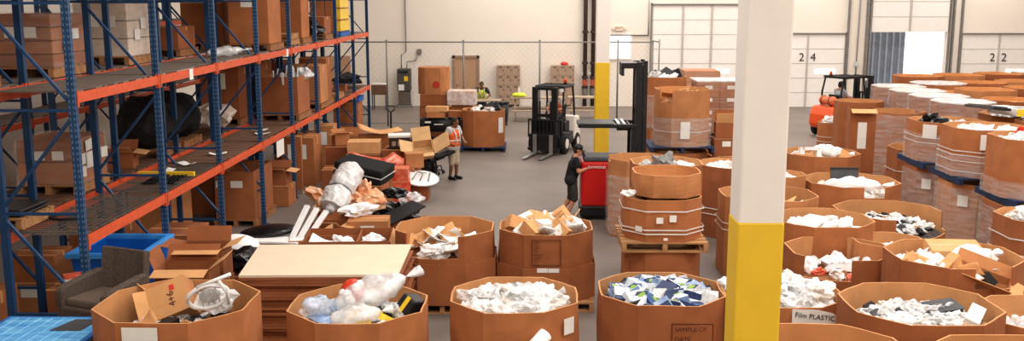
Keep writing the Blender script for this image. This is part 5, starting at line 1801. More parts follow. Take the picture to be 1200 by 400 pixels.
at_row('M2', 3.6, 26.9, 1.25, 1.42, 2.8, 'bulk carton with black scrap on top, behind the wrapped one by the mast', 'carton behind the wrapped one', m=CARD[0], wrap=(0, 0.9),
       fill=(0.06, 0.08, MB_['white'], [BK(4, 0.34), CR(4, 0.34)], 51))
for nm, X, Y, zb, zt, lab in (('a', 5.0, 26.4, 1.35, 2.68, 'film wrapped pallet of labelled cartons left of the near column'),):
    at_row('M3l', X, Y, 1.25, 0, 1.2, 'lower bulk carton under the pallet of labelled cartons', 'x', m=CARD[3], inner=CARDL)
    pallet((X, Y, 1.2), 'black pallet under the labelled cartons left of the near column', 0, 1.25, 1.2, BLACK, full=False)
    k = 0
    for iz in range(4):
        for ix in (-1, 1):
            for iy in (-1, 1):
                c_ = carton((X + ix * 0.29, Y + iy * 0.28, zb + iz * 0.332), (0.57, 0.55, 0.325), 'labelled brown carton in the wrapped pallet left of the near column', 'closed', 0, CARD[(ix + iz) % 2], iy < 0, group='labelled cartons on the black pallet')
    o = MB().b(-0.6, 0.6, -0.58, 0.58, 0, 1.36).build('stretch_wrap', CLEAR, None)
    o.location = (X, Y, zb)
    tag(o, 'clear stretch wrap around the labelled cartons left of the near column', 'wrap')
    o = MB().b(-0.62, 0.62, -0.6, 0.6, 0, 0.03).build('top_sheet', MILKY, None)
    o.location = (X, Y, zb + 1.37)
    tag(o, 'white cover sheet on the labelled cartons left of the near column', 'sheet')
wrapbox(5.05, 29.4, 1.3, (1.05, 1.1, 1.35), 'tan film wrapped cartons behind the labelled pallet', 4, CARD[2])
at_row('M3bl', 5.05, 29.4, 1.25, 0, 1.3, 'lower bulk carton under the tan wrapped cartons', 'x', m=CARD[3], inner=CARDL)
at_row('M4l', 4.75, 23.4, 1.15, 0, 1.2, 'lower bulk carton under the small open cartons near the column', 'x', m=CARD[3], inner=CARDL)
carton((4.62, 23.2, 1.2), (0.6, 0.55, 0.42), 'small brown carton with a white label under another left of the column', 'closed', R(4), CARD[3], True)
carton((4.72, 23.25, 1.63), (0.62, 0.55, 0.36), 'small open carton with raised flaps on another left of the column', 'open', R(-6), CARD[1], flaps=(20, 60, 15, 40))
# strapped stack before the red truck
at_row('M6l', 1.98, 14.55, 1.12, 0, 1.2, 'lower bulk carton under the wooden pallet and strapped carton', 'x', m=CARD[1], inner=CARDL)
pallet((1.98, 14.55, 1.2), 'wooden pallet carrying the strapped octagonal carton before the red truck', 0, 1.28, 1.2, WOOD)
at_row('M6', 1.98, 14.55, 1.14, 1.35, 1.98, 'strapped octagonal carton with paper labels on a raised wooden pallet', 'strapped carton on the raised pallet', m=CARD[0], straps=(0.12, 0.18, 0.46),
       stickers=((0, 0.35, 0.34, 0.1, 0.09), (0, 0.66, 0.37, 0.1, 0.1), (7, 0.75, 0.2, 0.12, 0.08), (0, 0.5, 0.06, 0.06, 0.04)), fill=(0.03, 0.02, MB_['card'], [CR(1, 0.2)], 52))
at_row('M6s', 2.05, 14.58, 0.98, 1.99, 2.33, 'shorter octagonal carton sleeve set on top of the strapped carton', 'sleeve carton', m=CARD[2], fill=(0.3, 0.0, MB_['card'], [], 53))
scrap('crumple', WHITE, 2, 'crumpled_bag', 'white plastic squeezed out at the left of the carton sleeve', 'plastic bag', (1.47, 14.35, 2.02), (0, 0, 0), 0.2)
at_row('M5l', 2.37, 16.9, 1.2, 0, 1.2, 'lower bulk carton behind the strapped stack', 'x', m=CARD[1], inner=CARDL)
at_row('M5', 2.37, 16.9, 1.2, 1.2, 2.08, 'upper bulk carton with grey cloth behind the strapped stack', 'carton of grey cloth', m=CARD[1],
       fill=(0.16, 0.1, MB_['white'], [('crumple', MGREY, 'grey_cloth', 'grey crumpled cloth', 'cloth', 0.5, 2), CR(5, 0.3)], 54))
at_row('M7', 2.26, 20.2, 1.22, 0, 1.62, 'tall film wrapped bulk carton right of the red truck', 'tall wrapped carton', m=CARD[2], wrap=(0.05, 1.3), cuts=((6, 0.2, 0.9, 0.08),), fill=(0.5, 0.0, MB_['card'], [], 55),
       stickers=((0, 0.5, 1.2, 0.16, 0.1),))
# ------------------------------------------------------------------ fork lift trucks
def forklift(name, label, loc, rz, body, weight, mast_m, guard, tank=False, lift=0.12):
    t = thing(name, label, 'forklift', loc, rz)
    ch = MB()
    ch.b(-0.5, 0.5, -0.72, 0.55, 0.22, 0.62)
    ch.b(-0.55, -0.4, -0.35, 0.35, 0.3, 0.52).b(0.4, 0.55, -0.35, 0.35, 0.3, 0.52)
    ch.build('chassis', body, t, bevel=0.03)
    cw = MB()
    cw.prism([(0.45, 0.22), (1.02, 0.3), (1.12, 0.45), (1.1, 0.8), (0.98, 1.08), (0.5, 1.12)], -0.55, 0.55, Matrix.Rotation(R(90), 4, 'Z') @ Matrix.Rotation(R(90), 4, 'X'))
    cw.build('counterweight', weight, t, bevel=0.05)
    MB().b(-0.36, 0.36, 0.02, 0.5, 0.6, 0.96).build('engine_hood', body, t, bevel=0.03)
    st = MB().box((0, 0.22, 1.02), (0.5, 0.46, 0.12)).build('seat', BLACK, t, bevel=0.03)
    MB().box((0, 0.46, 1.27), (0.48, 0.1, 0.46), (R(-8), 0, 0)).build('seat_back', BLACK, st, bevel=0.03)
    MB().b(-0.5, 0.5, -0.72, -0.6, 0.6, 1.12).build('dash_cowl', BLACK, t, bevel=0.03)
    MB().b(-0.48, 0.48, -0.6, 0.02, 0.6, 0.64).build('floor_plate', DGREY, t)
    sw = MB().cyl((0, -0.58, 1.08), (0, -0.4, 1.26), 0.03).build('steering_column', BLACK, t)
    M = Matrix.Translation((0, -0.39, 1.27)) @ Matrix.Rotation(R(45), 4, 'X')
    MB().tube([M @ Vector((0.17 * math.cos(a), 0.17 * math.sin(a), 0)) for a in [i * math.pi / 9 for i in range(18)]], 0.016, 6, True).build('steering_wheel', BLACK, sw, True)
    g = thing('overhead_guard', None, None)
    g.parent = t
    for s in (-1, 1):
        MB().tube([(s * 0.48, -0.66, 0.6), (s * 0.47, -0.58, 1.2), (s * 0.45, -0.42, 2.1)], 0.034, 8).build('guard_post', guard, g)
        MB().tube([(s * 0.48, 0.62, 1.05), (s * 0.46, 0.62, 1.6), (s * 0.45, 0.5, 2.1)], 0.034, 8).build('guard_post', guard, g)
    r = MB()
    r.b(-0.49, 0.49, -0.5, -0.43, 2.08, 2.16).b(-0.49, 0.49, 0.48, 0.56, 2.08, 2.16).b(-0.49, -0.42, -0.45, 0.5, 2.08, 2.16).b(0.42, 0.49, -0.45, 0.5, 2.08, 2.16)
    for i in range(6):
        y = -0.3 + i * 0.13
        r.b(-0.43, 0.43, y - 0.02, y + 0.02, 2.1, 2.15)
    r.build('guard_roof', guard, g)
    for s in (-1, 1):
        for (y, rad, wd_) in ((-0.5, 0.33, 0.2), (0.72, 0.27, 0.17)):
            w = MB()
            x = s * 0.5
            prof = [(rad * 0.5, -wd_ / 2), (rad * 0.93, -wd_ / 2), (rad, -wd_ / 2 + 0.03), (rad, wd_ / 2 - 0.03), (rad * 0.93, wd_ / 2), (rad * 0.5, wd_ / 2)]
            w.lathe(prof, 24, Matrix.Translation((x, y, rad)) @ Matrix.Rotation(R(90), 4, 'Y'))
            wo = w.build('wheel', RUBBER, t, True)
            MB().cyl((x + s * (wd_ / 2 - 0.01), y, rad), (x + s * (wd_ / 2 + 0.015), y, rad), rad * 0.48, n=18).build('hub', weight, wo)
    mt = thing('mast', None, None)
    mt.parent = t
    for s in (-1, 1):
        m = MB()
        m.b(s * 0.36 - 0.055, s * 0.36 + 0.055, -0.98, -0.85, 0.1, 2.15)
        m.build('outer_rail', mast_m, mt)
        MB().b(s * 0.27 - 0.035, s * 0.27 + 0.035, -1.0, -0.88, 0.14, 2.12).build('inner_rail', mast_m, mt)
        MB().cyl((s * 0.18, -0.9, 0.2), (s * 0.18, -0.9, 1.7), 0.03).build('lift_cylinder', mast_m, mt)
    for z in (0.3, 1.25, 2.1):
        MB().b(-0.42, 0.42, -0.9, -0.84, z - 0.05, z + 0.05).build('cross_member', mast_m, mt)
    ca = MB()
    for z in (lift + 0.08, lift + 0.5):
        ca.b(-0.52, 0.52, -1.08, -1.02, z - 0.05, z + 0.05)
    ca.b(-0.42, -0.34, -1.06, -0.98, lift, lift + 0.6).b(0.34, 0.42, -1.06, -0.98, lift, lift + 0.6)
    cr = ca.build('fork_carriage', mast_m, t)
    MB().b(-0.34, 0.34, -1.03, -1.0, lift + 0.02, lift + 0.62).build('carriage_plate', mast_m, cr)
    lb = MB()
    lb.b(-0.52, 0.52, -1.07, -1.03, lift + 0.98, lift + 1.03).b(-0.52, -0.48, -1.07, -1.03, lift + 0.5, lift + 1.0).b(0.48, 0.52, -1.07, -1.03, lift + 0.5, lift + 1.0)
    for i in range(7):
        x = -0.39 + i * 0.13
        lb.b(x - 0.02, x + 0.02, -1.07, -1.03, lift + 0.5, lift + 1.0)
    lb.build('load_backrest', mast_m, cr)
    for s in (-1, 1):
        f = MB()
        f.prism([(-1.08, lift + 0.55), (-1.08, lift - 0.07), (-2.15, lift - 0.07), (-2.15, lift - 0.055), (-1.13, lift - 0.025), (-1.13, lift + 0.55)], -0.06, 0.06,
                Matrix.Translation((s * 0.27, 0, 0)) @ Matrix.Rotation(R(90), 4, 'Z') @ Matrix.Rotation(R(90), 4, 'X'))
        f.build('fork', STEEL, t)
        MB().cyl((s * 0.42, -0.5, 2.02), (s * 0.42, -0.56, 2.02), 0.06, n=14).build('head_lamp', PAPER, g)
    be = MB().cyl((0.2, 0.5, 2.16), (0.2, 0.5, 2.2), 0.05, n=12).build('beacon_base', BLACK, t)
    MB().lathe([(0.055, 0), (0.055, 0.09), (0.03, 0.13), (0.005, 0.135)], 14, Matrix.Translation((0.2, 0.5, 2.2))).build('beacon_lens', ORANGET, be, True)
    if tank:
        tk = MB()
        tk.lathe([(0.02, -0.36), (0.1, -0.35), (0.155, -0.28), (0.155, 0.28), (0.1, 0.35), (0.02, 0.36)], 20, Matrix.Translation((0, 0.78, 1.3)) @ Matrix.Rotation(R(90), 4, 'Y'))
        tk = tk.build('gas_tank', mat('tank', (214, 112, 70), 0.45), t, True)
        for x in (-0.18, 0.18):
            MB().tube([(x, 0.78 + 0.165 * math.cos(a), 1.3 + 0.165 * math.sin(a)) for a in [i * math.pi / 8 for i in range(16)]], 0.014, 6, True).build('tank_strap', BLACK, tk)
    return t


flp = (0.75, 31.4, 0)
forklift('forklift', 'black and white forklift facing the camera with a driver, mid floor', flp, R(-20), BLACK, COLW, BLACK, BLACK)
ofp = (11.3, 35.3, 0)
forklift('forklift', 'orange forklift with a beacon and gas tank by the dock doors', ofp, R(118), ORANGET, ORANGET, BLACK, BLACK, True, 0.5)

# red stand up reach truck with a raised black mast
rt = thing('reach_truck', 'red stand up reach truck with a tall black mast, held by the man in black', 'reach truck', (1.62, 21.75, 0), 0)
MB().prism([(-0.5, -0.42), (0.42, -0.45), (0.46, 0.4), (-0.5, 0.4)], 0.3, 1.32).build('truck_body', RED, rt, bevel=0.05)
MB().b(-0.52, 1.0, -0.47, 0.42, 0.08, 0.32).build('base_skirt', BLACK, rt, bevel=0.03)
MB().prism([(-0.46, -0.4), (0.4, -0.42), (0.42, 0.36), (-0.46, 0.36)], 1.32, 1.42).build('control_top', DGREY, rt, bevel=0.03)
MB().tube([(-0.42, -0.3, 1.42), (-0.46, -0.25, 1.5), (-0.46, 0.25, 1.5), (-0.42, 0.3, 1.42)], 0.022, 8).build('grab_bar', BLACK, rt, True)
lettering('RAYMOND', 0.08, PAPER, rt, (-0.16, -0.45, 1.2), (R(90), 0, R(-2)), 0.004)
MB().b(0.12, 0.36, -0.46, -0.445, 0.42, 0.9).build('side_vent', BLACK, rt)
MB().b(0.2, 0.32, -0.465, -0.455, 0.55, 0.8).build('label_sheet', PAPER, rt)
for x in (-0.36, 0.85):
    for y in (-0.36, 0.3):
        MB().cyl((x, y - 0.05, 0.1), (x, y + 0.05, 0.1), 0.1, n=18).build('wheel', RUBBER, rt)
ms = thing('mast', None, None)
ms.parent = rt
for y in (-0.3, 0.3):
    MB().b(0.68, 0.82, y - 0.05, y + 0.05, 0.1, 3.52).build('outer_rail', BLACK, ms)
    MB().b(0.84, 0.93, y - 0.04, y + 0.04, 0.1, 3.55).build('inner_rail', BLACK, ms)
    MB().cyl((0.75, y * 0.6, 0.3), (0.75, y * 0.6, 3.3), 0.035).build('lift_cylinder', DGREY, ms)
for z in (0.4, 1.4, 2.4, 3.4):
    MB().b(0.7, 0.92, -0.3, 0.3, z - 0.06, z + 0.06).build('cross_member', BLACK, ms)
MB().b(0.7, 0.8, -0.26, 0.26, 0.2, 3.3).build('chain_guard', BLACK, ms)
hd = MB().b(0.36, 0.74, -0.3, 0.3, 3.38, 3.5).build('head_bracket', BLACK, ms)
MB().b(0.36, 0.42, -0.3, 0.3, 3.22, 3.4).build('head_plate', BLACK, hd)
gd = MB()
gd.b(-0.52, 0.7, -0.45, -0.38, 2.08, 2.16).b(-0.52, 0.7, 0.38, 0.45, 2.08, 2.16).b(-0.58, -0.5, -0.45, 0.45, 2.08, 2.16)
for i in range(7):
    gd.b(-0.42 + i * 0.16, -0.38 + i * 0.16, -0.4, 0.4, 2.1, 2.15)
gd.b(0.3, 0.7, -0.1, 0.1, 1.98, 2.1)
go = gd.build('overhead_guard', BLACK, rt, bevel=0.01)
MB().prism([(-0.56, -0.34), (-0.44, -0.45), (0.2, -0.45), (0.2, 0.42), (-0.5, 0.42)], 2.155, 2.175).build('guard_cover', BLACK, go)
for i in range(2):
    MB().b(0.28 + i * 0.12, 0.34 + i * 0.12, -0.44, 0.4, 2.165, 2.19).build('white_bar', GREYW, go)
for y in (-0.4, 0.38):
    MB().bar((0.62, y, 0.3), (0.62, y, 2.1), 0.07).build('guard_post', BLACK, rt)

# ------------------------------------------------------------------ people
def blob(mb, name, m, parent, vox=0.012, it=5):
    o = mb.build(name, m, parent, True)
    r = o.modifiers.new('skin', 'REMESH')
    r.mode = 'VOXEL'
    r.voxel_size = vox
    r.use_smooth_shade = True
    s = o.modifiers.new('soft', 'SMOOTH')
    s.factor = 0.5
    s.iterations = it
    return o


def hand(mb, w, d, side, curl=0.5, up=Vector((0, 0, 1))):
    """palm, four unequal fingers and a thumb from wrist w pointing along d"""
    d = Vector(d).normalized()
    sx = d.cross(up)
    sx = (sx if sx.length > 0.2 else Vector((0, 1, 0))).normalized() * side
    n = sx.cross(d).normalized() * side
    w = Vector(w)
    k = w + d * 0.085
    for i in range(3):
        mb.cap(w + sx * (-0.02 + 0.02 * i), k + sx * (-0.027 + 0.027 * i), 0.019, 0.017, 8)
    for i, L in enumerate((0.066, 0.078, 0.072, 0.056)):
        b = k + sx * (0.033 - 0.022 * i)
        d1 = (d - n * (curl * 0.5)).normalized()
        d2 = (d - n * (curl * 1.7)).normalized()
        j = b + d1 * L * 0.55
        mb.cap(b, j, 0.0105, 0.0095, 8)
        mb.cap(j, j + d2 * L * 0.5, 0.0095, 0.0085, 8)
    tb = w + d * 0.03 + sx * 0.03
    tj = tb + (d * 0.6 + sx * 0.75 - n * 0.2).normalized() * 0.04
    mb.cap(tb, tj, 0.0135, 0.011, 8)
    mb.cap(tj, tj + (d * 0.9 + sx * 0.15 - n * 0.4).normalized() * 0.032, 0.011, 0.0095, 8)


def person(label, loc, rz, J, skin, top, bottom, shoe, scale=1.0, cap=None, hair=HAIR, vest=None, lanyard=False, long_trousers=False, sleeves=0.55, girth=1.0):
    """the figure faces +x, its left is +y; J gives joints in metres for a 1.72 m body"""
    t = thing('person', label, 'person', loc, rz)
    t.scale = (scale,) * 3
    V = {k: Vector(v) for k, v in J.items() if k != 'curl'}
    pel, chest, neck, head = V['pelvis'], V['chest'], V['neck'], V['head']
    lean = (neck - pel).normalized()
    look = Vector(J.get('look', (1, 0, 0))).normalized()
    b = MB()
    # trunk
    side = Vector((0, 1, 0))
    shl, shr = V['sh_l'], V['sh_r']
    b.cap(pel + side * 0.07, pel - side * 0.07, 0.105, 0.105)
    b.cap(pel + lean * 0.02, chest, 0.108, 0.125)
    b.cap(chest + side * 0.06, chest - side * 0.06, 0.12, 0.12)
    b.cap(chest + side * 0.07, shl, 0.11, 0.062)
    b.cap(chest - side * 0.07, shr, 0.11, 0.062)
    b.cap(shl, neck, 0.062, 0.06)
    b.cap(shr, neck, 0.062, 0.06)
    b.cap(neck - lean * 0.03, head - look * 0.02 - Vector((0, 0, 0.06)), 0.058, 0.055)
    # head
    up = Vector((0, 0, 1))
    lat = up.cross(look).normalized()
    hu = look.cross(lat).normalized()
    F = Matrix((look, lat, hu)).transposed().to_4x4()
    F.translation = head
    hb = MB()
    hb.ell((-0.01, 0, 0.02), (0.098, 0.078, 0.105))
    hb.ell((0.02, 0, -0.055), (0.072, 0.06, 0.072))
    hb.ell((0.055, 0, -0.10), (0.028, 0.032, 0.024))
    hb.cap((0.088, 0, 0.015), (0.108, 0, -0.028), 0.010, 0.014, 8)
    hb.ell((0.098, 0.012, -0.03), (0.011, 0.009, 0.008)).ell((0.098, -0.012, -0.03), (0.011, 0.009, 0.008))
    hb.cap((0.083, -0.02, -0.066), (0.083, 0.02, -0.066), 0.009, 0.009, 8)
    hb.cap((0.078, -0.04, 0.033), (0.078, 0.04, 0.033), 0.012, 0.012, 8)
    for s in (-1, 1):
        hb.ell((-0.012, s * 0.08, -0.01), (0.02, 0.012, 0.032), (0, 0, s * 0.4))
    b.add(hb.v, hb.f, F)
    # limbs
    for s, sd in (('l', 1), ('r', -1)):
        sh, el, wr = V['sh_' + s], V['el_' + s], V['wr_' + s]
        b.cap(sh, el, 0.052, 0.042)
        b.cap(el, el.lerp(wr, 0.3), 0.042, 0.043)
        b.cap(el.lerp(wr, 0.3), wr, 0.043, 0.028)
        hand(b, wr, V.get('hd_' + s, wr - el), sd, J.get('curl', 0.5))
        hp, kn, an, to = V['hip_' + s], V['kn_' + s], V['an_' + s], V['to_' + s]
        b.cap(hp, kn, 0.092, 0.06)
        b.cap(kn, kn.lerp(an, 0.3), 0.058, 0.06)
        b.cap(kn.lerp(an, 0.3), an, 0.06, 0.038)
        b.cap(an - Vector((0, 0, 0.03)), to, 0.04, 0.032)
    body = blob(b, 'body', skin, t, 0.010, 4)
    # face
    for s in (-1, 1):
        e = MB().ell((0.084, s * 0.032, 0.012), (0.010, 0.014, 0.009))
        eo = MB()
        eo.add(e.v, e.f, F)
        eo.build('eye', INK, t, True)
    mo = MB().cap((0.0905, -0.018, -0.066), (0.0905, 0.018, -0.066), 0.0035, 0.0035, 6)
    m2 = MB()
    m2.add(mo.v, mo.f, F)
    m2.build('mouth', PINK, t, True)
    # hair and cap
    h = MB()
    h.ell((-0.022, 0, 0.036), (0.097, 0.084, 0.1))
    h.ell((-0.045, 0, -0.005), (0.072, 0.078, 0.09))
    hh = MB()
    hh.add(h.v, h.f, F)
    hh.build('hair', hair, t, True)
    if cap:
        c = MB()
        prof = [(0.106, 0.03), (0.108, 0.05), (0.1, 0.09), (0.075, 0.125), (0.04, 0.142), (0.005, 0.146)]
        c.lathe(prof, 20, Matrix.Translation((-0.012, 0, 0)) @ Matrix.Diagonal((1.0, 0.86, 1.0, 1.0)))
        c2 = MB()
        c2.add(c.v, c.f, F)
        co = c2.build('cap', cap, t, True)
        br = MB()
        br.prism([(0.06, -0.075), (0.11, -0.07), (0.16, -0.04), (0.172, 0), (0.16, 0.04), (0.11, 0.07), (0.06, 0.075)], 0.034, 0.044)
        b2 = MB()
        b2.add(br.v, br.f, F @ Matrix.Rotation(R(8), 4, 'Y'))
        b2.build('brim', cap, co)
    # shirt
    g = MB()
    e_ = 0.016
    hem = pel - lean * 0.05
    q_ = girth
    g.cap(hem + side * 0.085, hem - side * 0.085, 0.136 * q_, 0.136 * q_)
    g.cap(hem, chest, 0.138 * q_, 0.14 * q_)
    g.cap(pel.lerp(chest, 0.4) + Vector((0.03 * (q_ - 1) * 10, 0, 0)), chest, 0.14 * q_, 0.14 * q_)
    g.cap(chest + side * 0.06, chest - side * 0.06, 0.136 * q_, 0.136 * q_)
    for s in ('l', 'r'):
        q = 1 if s == 'l' else -1
        sh, el = V['sh_' + s], V['el_' + s]
        g.cap(chest + side * 0.07 * q, sh, 0.12, 0.076)
        g.cap(sh, neck - lean * 0.035, 0.074, 0.06)
        g.cap(sh, sh.lerp(el, sleeves), 0.074, 0.066)
        if sleeves > 0.9:
            g.cap(el, el.lerp(V['wr_' + s], 0.85), 0.056, 0.042)
    blob(g, 'shirt', top, t, 0.014, 4)
    # trousers or shorts
    g = MB()
    g.cap(pel + side * 0.075 - lean * 0.05, pel - side * 0.075 - lean * 0.05, 0.124 * girth, 0.124 * girth)
    for s in ('l', 'r'):
        hp, kn, an = V['hip_' + s], V['kn_' + s], V['an_' + s]
        g.cap(hp, kn, 0.108 * girth, 0.088 if not long_trousers else 0.078)
        if long_trousers:
            g.cap(kn, an, 0.078, 0.062)
        else:
            g.cap(kn, kn.lerp(an, 0.08), 0.088, 0.088)
    blob(g, 'trousers' if long_trousers else 'shorts', bottom, t, 0.014, 4)
    # shoes and socks
    for s in ('l', 'r'):
        an, to = V['an_' + s], V['to_' + s]
        d = (to - an)
        d.z = 0
        d.normalize()
        sm = MB()
        z0 = to.z - 0.03
        hl = Vector((an.x, an.y, z0 + 0.045)) - d * 0.035
        sm.cap(hl, Vector((to.x, to.y, z0 + 0.042)), 0.05, 0.047)
        sm.cap(Vector((an.x, an.y, z0 + 0.05)), Vector((an.x, an.y, z0 + 0.085)), 0.05, 0.05)
        blob(sm, 'shoe', shoe, t, 0.012, 3)
    if vest:
        g = MB()
        hem2 = pel + lean * 0.02
        g.cap(hem2 + side * 0.08, hem2 - side * 0.08, 0.142, 0.142)
        g.cap(hem2, chest, 0.142, 0.15)
        g.cap(chest + side * 0.06, chest - side * 0.06, 0.148, 0.148)
        for s in ('l', 'r'):
            q = 1 if s == 'l' else -1
            sh = V['sh_' + s]
            g.cap(chest + side * 0.07 * q, chest.lerp(sh, 0.7), 0.128, 0.086)
            g.cap(chest.lerp(sh, 0.7), neck - lean * 0.05 + side * 0.05 * q, 0.084, 0.04)
        vo = blob(g, 'safety_vest', vest, t, 0.014, 4)
        for s in (-1, 1):
            tp = MB()
            pts = [pel + lean * 0.05 + Vector((0.2, s * 0.07, 0)), chest + Vector((0.165, s * 0.08, 0.02)), chest + lean * 0.14 + Vector((0.1, s * 0.1, 0)),
                   chest + lean * 0.175 + Vector((0, s * 0.1, 0)), chest + lean * 0.14 + Vector((-0.11, s * 0.1, 0)), chest + Vector((-0.162, s * 0.08, 0)), pel + lean * 0.05 + Vector((-0.15, s * 0.07, 0))]
            tp.tube(pts, 0.018, 6)
            tp.build('reflective_strip', SILVERT, vo, True)
        MB().tube([pel.lerp(chest, 0.45) + Vector((0.15 * math.cos(a), 0.215 * math.sin(a), 0)) for a in [i * math.pi / 12 for i in range(24)]], 0.02, 6, True).build('reflective_strip', SILVERT, vo, True)
    if lanyard:
        MB().tube([neck + Vector((-0.03, 0.07, 0.0)), chest + Vector((0.11, 0.06, 0.08)), chest + Vector((0.155, 0.0, -0.1)), chest + Vector((0.11, -0.06, 0.08)), neck + Vector((-0.03, -0.07, 0))],
                  0.012, 6).build('lanyard', PINK, t, True, label='red lanyard')
        MB().box(chest + Vector((0.165, 0, -0.15)), (0.008, 0.06, 0.09)).build('badge', PAPER, t)
    return t


STAND = dict(pelvis=(0, 0, 0.95), chest=(0.01, 0, 1.25), neck=(0.0, 0, 1.45), head=(0.03, 0, 1.6),
             sh_l=(0, 0.185, 1.4), sh_r=(0, -0.185, 1.4), hip_l=(0, 0.09, 0.9), hip_r=(0, -0.09, 0.9),
             kn_l=(0.03, 0.1, 0.5), kn_r=(0.02, -0.1, 0.5), an_l=(0, 0.1, 0.09), an_r=(-0.02, -0.1, 0.09),
             to_l=(0.16, 0.12, 0.03), to_r=(0.14, -0.12, 0.03),
             el_l=(-0.03, 0.24, 1.12), el_r=(-0.03, -0.24, 1.12), wr_l=(0.12, 0.22, 0.95), wr_r=(0.12, -0.22, 0.95))


def pose(**k):
    d = dict(STAND)
    d.update(k)
    return d


# man in black walking beside the red reach truck, both hands on its top
person('person in black cap, shirt and dark shorts walking with hands on the red truck', (0.92, 21.5, 0), R(4),
       pose(pelvis=(-0.02, 0, 0.94), chest=(0.05, 0, 1.24), neck=(0.08, 0, 1.44), head=(0.14, 0, 1.58), look=(1, -0.05, -0.22), sh_l=(0.08, 0.18, 1.39), sh_r=(0.07, -0.18, 1.38),
            el_r=(0.12, -0.24, 1.12), wr_r=(0.36, -0.17, 1.2), hd_r=(1, 0.15, 0.1), el_l=(0.16, 0.22, 1.14), wr_l=(0.38, 0.14, 1.3), hd_l=(1, -0.1, 0.1), curl=0.7,
            kn_r=(0.05, -0.1, 0.5), an_r=(-0.1, -0.1, 0.12), to_r=(0.06, -0.12, 0.03), kn_l=(0.0, 0.09, 0.49), an_l=(-0.22, 0.09, 0.17), to_l=(-0.1, 0.1, 0.05)),
       SKIN1, TEEBLK, SHORTD, BLACK, 0.985, cap=BLACK, lanyard=True, girth=1.05)
# man in a grey shirt and orange vest, seen from behind and the side
person('person in a grey shirt, orange vest and khaki shorts standing beside the black chair heap', (-2.12, 26.25, 0), R(-38),
       pose(pelvis=(0, 0, 0.95), chest=(-0.01, 0, 1.25), neck=(0.02, 0, 1.45), head=(0.07, 0, 1.58), look=(1, 0.35, -0.3), el_r=(-0.1, -0.27, 1.14), wr_r=(0.08, -0.2, 1.0), hd_r=(0.8, 0.5, -0.1),
            el_l=(0.08, 0.26, 1.14), wr_l=(0.26, 0.14, 1.06), hd_l=(0.9, -0.4, 0), kn_l=(0.02, 0.09, 0.5), an_r=(-0.04, -0.1, 0.09)),
       SKIN2, TEEGREY, SHORTK, BLACK, 1.0, vest=VESTO)
# worker behind the far bench
person('person in a lime safety vest leaning on the bench before the brown door', (-1.98, 38.9, 0), R(-90),
       pose(pelvis=(-0.12, 0, 0.92), chest=(0.03, 0, 1.2), neck=(0.1, 0, 1.38), head=(0.16, 0, 1.5), look=(1, 0.1, -0.35), sh_l=(0.1, 0.19, 1.33), sh_r=(0.1, -0.19, 1.33),
            el_l=(0.12, 0.34, 1.08), wr_l=(0.3, 0.2, 0.97), hd_l=(1, -0.3, -0.05), el_r=(0.1, -0.36, 1.1), wr_r=(0.3, -0.24, 0.97), hd_r=(1, 0.3, -0.05),
            hip_l=(-0.12, 0.09, 0.88), hip_r=(-0.12, -0.09, 0.88), kn_l=(-0.05, 0.1, 0.48), kn_r=(-0.05, -0.1, 0.48), an_l=(-0.1, 0.1, 0.09), an_r=(-0.1, -0.1, 0.09), to_l=(0.05, 0.12, 0.03), to_r=(0.05, -0.12, 0.03)),
       SKIN2, mat('shirt_navy', (46, 46, 54), 0.9), mat('trouser_navy', (44, 48, 60), 0.9), BLACK, 1.0, vest=VESTL, long_trousers=True)
SIT = dict(pelvis=(-0.2, 0, 1.2), chest=(-0.2, 0, 1.48), neck=(-0.18, 0, 1.68), head=(-0.14, 0, 1.82), look=(1, 0, -0.12), sh_l=(-0.19, 0.185, 1.62), sh_r=(-0.19, -0.185, 1.62),
           el_l=(-0.02, 0.26, 1.38), el_r=(-0.02, -0.26, 1.38), wr_l=(0.26, 0.15, 1.36), wr_r=(0.26, -0.15, 1.36), hip_l=(-0.16, 0.1, 1.17), hip_r=(-0.16, -0.1, 1.17),
           kn_l=(0.26, 0.14, 1.12), kn_r=(0.26, -0.14, 1.12), an_l=(0.3, 0.14, 0.73), an_r=(0.3, -0.14, 0.73), to_l=(0.44, 0.15, 0.68), to_r=(0.44, -0.15, 0.68), curl=1.0)


def driver(label, fl_loc, rz, top, skin, cap=None, vest=None):
    # the truck's nose is -y; the figure's is +x
    return person(label, (fl_loc[0] - 0.04 * math.sin(rz), fl_loc[1] + 0.04 * math.cos(rz), 0), rz - math.pi / 2, {k: v for k, v in SIT.items()}, skin, top, mat('trouser_navy', (44, 48, 60), 0.9), BLACK, 1.0, cap=cap, vest=vest, long_trousers=True)


driver('person in a white shirt driving the black and white forklift', flp, R(-20), TEEGREY, SKIN1, vest=VESTO)
driver('person in a grey shirt driving the orange forklift', ofp, R(118), mat('shirt_grey', (150, 152, 158), 0.9), SKIN1, cap=BLACK)

